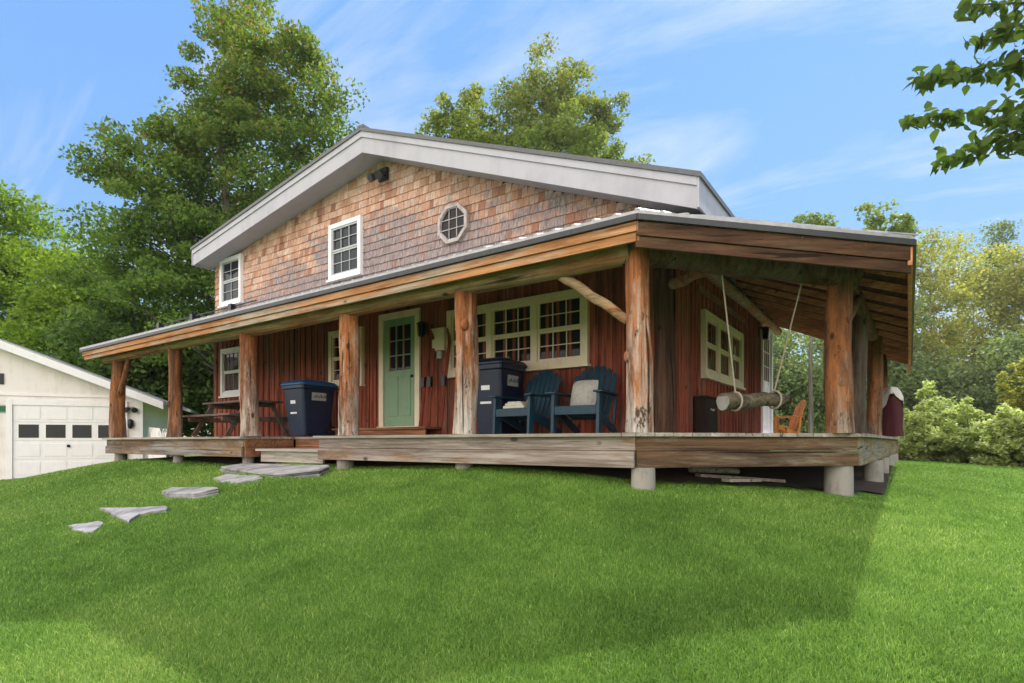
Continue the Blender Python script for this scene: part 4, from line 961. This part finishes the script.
# bushes on the right
for i, (px, z, bl, lab) in enumerate([(925,14.5,[(922,448,26,20),(912,430,12,22),(926,408,7,26),(948,412,5,18),(938,450,22,18),(905,452,14,18)],'leafy light green bush nearest the deck end'),
   (968,13.8,[(965,448,30,22),(950,428,12,22),(972,418,10,20),(962,408,5,18),(982,420,6,18),(985,455,26,18),(960,440,36,12)],'tall light green bush in the middle of the right hedge'),
   (1012,12.8,[(1010,452,30,22),(998,428,14,18),(1018,430,12,16),(1006,415,5,16),(990,428,6,18),(1028,466,24,14)],'rounded pale leafy bush near the right photo edge'),
   (1048,12.4,[(1050,446,28,30),(1040,425,14,20)],'pale leafy bush past the right photo edge'),
   (942,17.5,[(938,415,10,26),(952,425,16,20),(925,430,24,22),(930,400,6,18)],'taller feathery bush standing behind the bush by the deck end'),
   (1030,15.5,[(1020,385,16,22),(1035,405,26,24),(1045,370,20,18),(1012,400,14,12)],'sapling with yellow-green leaves rising behind the rounded bush')]):
    tree('bush', lab, 'bush', bp(px, z), [blob(*b[:2], z, *b[2:]) for b in bl], 190, 62, .085, LM['bush' if 'sapling' not in lab else 'haze'], M['bark'], 'bushes along the right lawn edge', .035, .165, .8, .8, seed=90+i, up=.9)
# branch overhanging at top right: a tree standing right of the frame
nb = (6.4, 4.6)
def near_tree():
    rng = np.random.default_rng(77); b = Vector((nb[0], nb[1], g1(*nb)-.1)); o = empty('overhanging_tree', b, 'tree with dark leafy branch reaching in at the top right corner', 'tree')
    m = MB(); tp = [b+Vector((.05*math.sin(i), .04*math.cos(i*1.3), i*.75)) for i in range(9)]; m.tube(tp, [.16*(1-.08*i) for i in range(9)], 10, .06); m.build('trunk', M['bark'], o)
    m = MB(); P = []
    ends = [((912,118),4.6),((914,78),4.6),((940,160),4.5),((960,5),4.7),((1000,120),4.3),((1005,60),4.5),((1040,20),4.4),((1050,90),4.6),((975,40),4.8),((1010,148),4.4),((1075,150),4.4),((1080,40),4.8)]
    root = tp[6]
    hub = [atz(1090, 70, 4.6), atz(1100, 120, 4.5), atz(1085, 20, 4.7)]
    for h_ in hub: m.tube([root, root.lerp(h_, .5)+Vector((0,0,.15)), h_], [.06, .045, .03], 6)
    for (e_, z) in ends:
        e3 = atz(*e_, z); h_ = min(hub, key=lambda q: (q-e3).length); mid = h_.lerp(e3, .5)+Vector((0,0,.08)); m.tube([h_, mid, e3], [.02, .011, .003], 5)
        L = (e3-h_).length; n = int(L*105)
        for k in range(n):
            t = rng.uniform(.12, 1.02)**.85; p = (h_.lerp(mid, t*2) if t < .5 else mid.lerp(e3, t*2-1)); w = .02+.085*(1-t*.75); P.append(np.array(p)+rng.normal(size=3)*w*np.array([1,1,.7])+np.array([0,0,-.03]))
    m.build('limbs', M['bark'], o)
    # rest of the crown beyond the frame
    C0 = rng.normal(size=(2600,3))*np.array([1.0,1.2,1.0])+np.array(tp[8])+np.array([.7,.2,.3]); P = np.concatenate([np.array(P), C0])
    V, F = curled_leaves(P, .105, rng); V -= np.array(b)
    q_ = np.clip(rng.uniform(0, 1, len(P))*.92+(rng.uniform(0,1,len(P))>.93)*.3, 0, 1); npmesh('crown', V, F, np.repeat(q_, 15), LM['near'], o)
near_tree()

# ================================================================= GRASS
def grass(n):
    rng = np.random.default_rng(11)
    az = rng.uniform(R_(-50), R_(50), n); r = np.exp(rng.uniform(math.log(1.9), math.log(24), n))
    F, R = r*np.cos(az), r*np.sin(az); u, v = -SN*F+CS*R, CS*F+SN*R
    keep = ~((u > -15.2) & (u < -.2+.0*v) & (v > 5.7) & (v < 18) & ~((u > C1d[0]) & (v < C1d[1]+.2+(u-C1d[0])*1.1)))
    rel = np.stack([u-corner.x, v-corner.y], 1); gx_ = -(rel@np.array([wdir.x, wdir.y])); gy_ = rel@np.array([bdir.x, bdir.y])
    keep &= ~((gx_ > -.02) & (gx_ < 9) & (gy_ > -.1) & (gy_ < 7.5))
    for poly in STONEPOLY:
        ins = np.zeros(n, bool); k = len(poly); c0 = poly.mean(0); pl_ = c0+(poly-c0)*.86
        for i in range(k):
            (x1, y1), (x2, y2) = pl_[i], pl_[(i+1) % k]; hit = ((y1 > v) != (y2 > v)) & (u < (x2-x1)*(v-y1)/(y2-y1+1e-9)+x1); ins ^= hit
        keep &= ~ins
    u, v, r = u[keep], v[keep], r[keep]; n = len(u); z = gh(u, v)
    tuft = .5+.5*np.sin(u*2.3+np.sin(v*1.7)*2)*np.sin(v*2.9+np.sin(u*2.1))
    h = (.020+.015*rng.uniform(0, 1, n)+.007*tuft)*(1+.012*r); w = np.maximum(.0017, .00042*r)*rng.uniform(.8, 1.5, n)
    a = rng.uniform(0, 6.2832, n); la = rng.uniform(0, 6.2832, n); ln = h*np.abs(rng.normal(size=n))*.75
    C = np.stack([u, v, z-.004], 1); s = np.stack([np.cos(a)*w, np.sin(a)*w, 0*a], 1); t = np.stack([np.cos(la)*ln, np.sin(la)*ln, h], 1)
    mid = C+t*np.array([.33,.33,.62]); V = np.stack([C-s, C+s, mid-s*.75, mid+s*.75, C+t], 1).reshape(-1, 3); k = np.arange(n)[:,None]*5
    Fc = np.concatenate([k+np.array([[0,1,3]]), k+np.array([[0,3,2]]), k+np.array([[2,3,4]])], 0)
    q = np.clip(rng.normal(.52, .27, n), 0, .93); q = np.where(rng.uniform(0, 1, n) < .035, 1., q)
    return npmesh('grass', V, Fc, np.repeat(q, 5), M['grass'])
tag(grass(950000), 'short mown green grass covering the sloping lawn', 'grass', kind='stuff')

# thin summer haze in the air
hz = MB(); hz.box(-130, 130, -40, 150, -4, 24); ho = hz.build('haze', None); tag(ho, kind='stuff')
hm = bpy.data.materials.new('haze'); hm.use_nodes = True; hn = hm.node_tree; hn.nodes.remove(hn.nodes['Principled BSDF'])
pv = hn.nodes.new('ShaderNodeVolumePrincipled'); pv.inputs['Color'].default_value = (1,.98,.93,1); pv.inputs['Density'].default_value = .0004; pv.inputs['Anisotropy'].default_value = .6
hn.links.new(pv.outputs[0], hn.nodes['Material Output'].inputs['Volume']); ho.data.materials.clear(); ho.data.materials.append(hm)
# ================================================================= LIGHT, SKY, CAMERA
sun_dir = Vector((.11, 1, .95)).normalized()
sl = bpy.data.lights.new('sun', 'SUN'); sl.energy = 2.1; sl.angle = R_(.6); sl.color = (1, .95, .87)
so = bpy.data.objects.new('sun', sl); COL.objects.link(so); so.rotation_euler = sun_dir.to_track_quat('Z', 'Y').to_euler(); so.location = (0, 10, 30)
w = bpy.data.worlds.new('World'); S.world = w; w.use_nodes = True; nt = w.node_tree; nd = nt.nodes; bg = nd['Background']
sky = nd.new('ShaderNodeTexSky'); sky.sky_type = 'NISHITA'; sky.sun_disc = False; sky.sun_elevation = math.asin(sun_dir.z); sky.sun_rotation = math.atan2(sun_dir.x, sun_dir.y)
sky.air_density = 1.0; sky.dust_density = .0; sky.ozone_density = 1.6
tc = nd.new('ShaderNodeTexCoord'); sx = nd.new('ShaderNodeSeparateXYZ'); nt.links.new(tc.outputs['Generated'], sx.inputs[0])
def wm(op, a, b):
    x = nd.new('ShaderNodeMath'); x.operation = op
    for i, q in ((0, a), (1, b)):
        if hasattr(q, 'links'): nt.links.new(q, x.inputs[i])
        else: x.inputs[i].default_value = q
    return x.outputs[0]
zz = wm('ADD', wm('MAXIMUM', sx.outputs[2], 0.), .12); cb_ = nd.new('ShaderNodeCombineXYZ'); nt.links.new(wm('DIVIDE', sx.outputs[0], zz), cb_.inputs[0]); nt.links.new(wm('DIVIDE', sx.outputs[1], zz), cb_.inputs[1])
mp = nd.new('ShaderNodeMapping'); mp.inputs['Scale'].default_value = (.55, 2.1, 1); mp.inputs['Rotation'].default_value = (0, 0, R_(-28)); mp.inputs['Location'].default_value = (1.7, .6, 0); nt.links.new(cb_.outputs[0], mp.inputs[0])
nz = nd.new('ShaderNodeTexNoise'); nz.inputs['Scale'].default_value = .75; nz.inputs['Detail'].default_value = 7; nz.inputs['Roughness'].default_value = .64; nz.inputs['Distortion'].default_value = .7; nt.links.new(mp.outputs[0], nz.inputs['Vector'])
rp = nd.new('ShaderNodeValToRGB'); rp.color_ramp.elements[0].position = .44; rp.color_ramp.elements[0].color = (0,0,0,1); rp.color_ramp.elements[1].position = .74; rp.color_ramp.elements[1].color = (.85,.85,.85,1); nt.links.new(nz.outputs['Fac'], rp.inputs[0])
# even out the sky's brightness round the sun (a bracketed exposure), keep its hue
hsv = nd.new('ShaderNodeHueSaturation'); hsv.inputs['Saturation'].default_value = 1.13; nt.links.new(sky.outputs[0], hsv.inputs['Color'])
bw = nd.new('ShaderNodeRGBToBW'); nt.links.new(sky.outputs[0], bw.inputs[0])
scl = wm('MULTIPLY', wm('POWER', wm('MAXIMUM', bw.outputs[0], .05), -.8), 1.22*1.6**-.2)
comp = nd.new('ShaderNodeVectorMath'); comp.operation = 'SCALE'; nt.links.new(hsv.outputs[0], comp.inputs[0]); nt.links.new(scl, comp.inputs['Scale'])
mxw = nd.new('ShaderNodeMix'); mxw.data_type = 'RGBA'; nt.links.new(rp.outputs[0], mxw.inputs[0]); nt.links.new(comp.outputs[0], mxw.inputs[6]); mxw.inputs[7].default_value = (2.25, 2.4, 2.55, 1)
# unseen cloud banks added opposite the sun as fill light for the shaded front
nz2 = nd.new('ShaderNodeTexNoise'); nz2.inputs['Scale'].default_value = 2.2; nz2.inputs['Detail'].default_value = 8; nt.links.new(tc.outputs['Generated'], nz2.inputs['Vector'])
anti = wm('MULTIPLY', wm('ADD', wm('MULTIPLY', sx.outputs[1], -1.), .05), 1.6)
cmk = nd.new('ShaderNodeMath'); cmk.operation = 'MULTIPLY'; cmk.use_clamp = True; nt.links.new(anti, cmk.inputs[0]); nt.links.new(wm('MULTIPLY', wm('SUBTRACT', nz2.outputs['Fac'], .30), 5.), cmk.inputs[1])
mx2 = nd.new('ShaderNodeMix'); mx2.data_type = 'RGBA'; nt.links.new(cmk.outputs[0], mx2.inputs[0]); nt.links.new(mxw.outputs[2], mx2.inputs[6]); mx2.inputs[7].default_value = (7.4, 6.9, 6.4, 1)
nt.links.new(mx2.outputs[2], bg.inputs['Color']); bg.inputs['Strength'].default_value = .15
cam = bpy.data.cameras.new('camera'); co = bpy.data.objects.new('camera', cam); COL.objects.link(co); S.camera = co
cam.sensor_width = 36; cam.lens = FPX/1024*36; cam.shift_y = (YH-341.5)/1024; cam.clip_start = .05; cam.clip_end = 2000
co.location = (0, 0, 0); co.rotation_euler = (R_(90), 0, TH)
S.view_settings.view_transform = 'Standard'; S.view_settings.look = 'None'; S.view_settings.exposure = 1.5; S.view_settings.gamma = 1
S.cycles.max_bounces = 7; S.cycles.diffuse_bounces = 4; S.cycles.transparent_max_bounces = 8
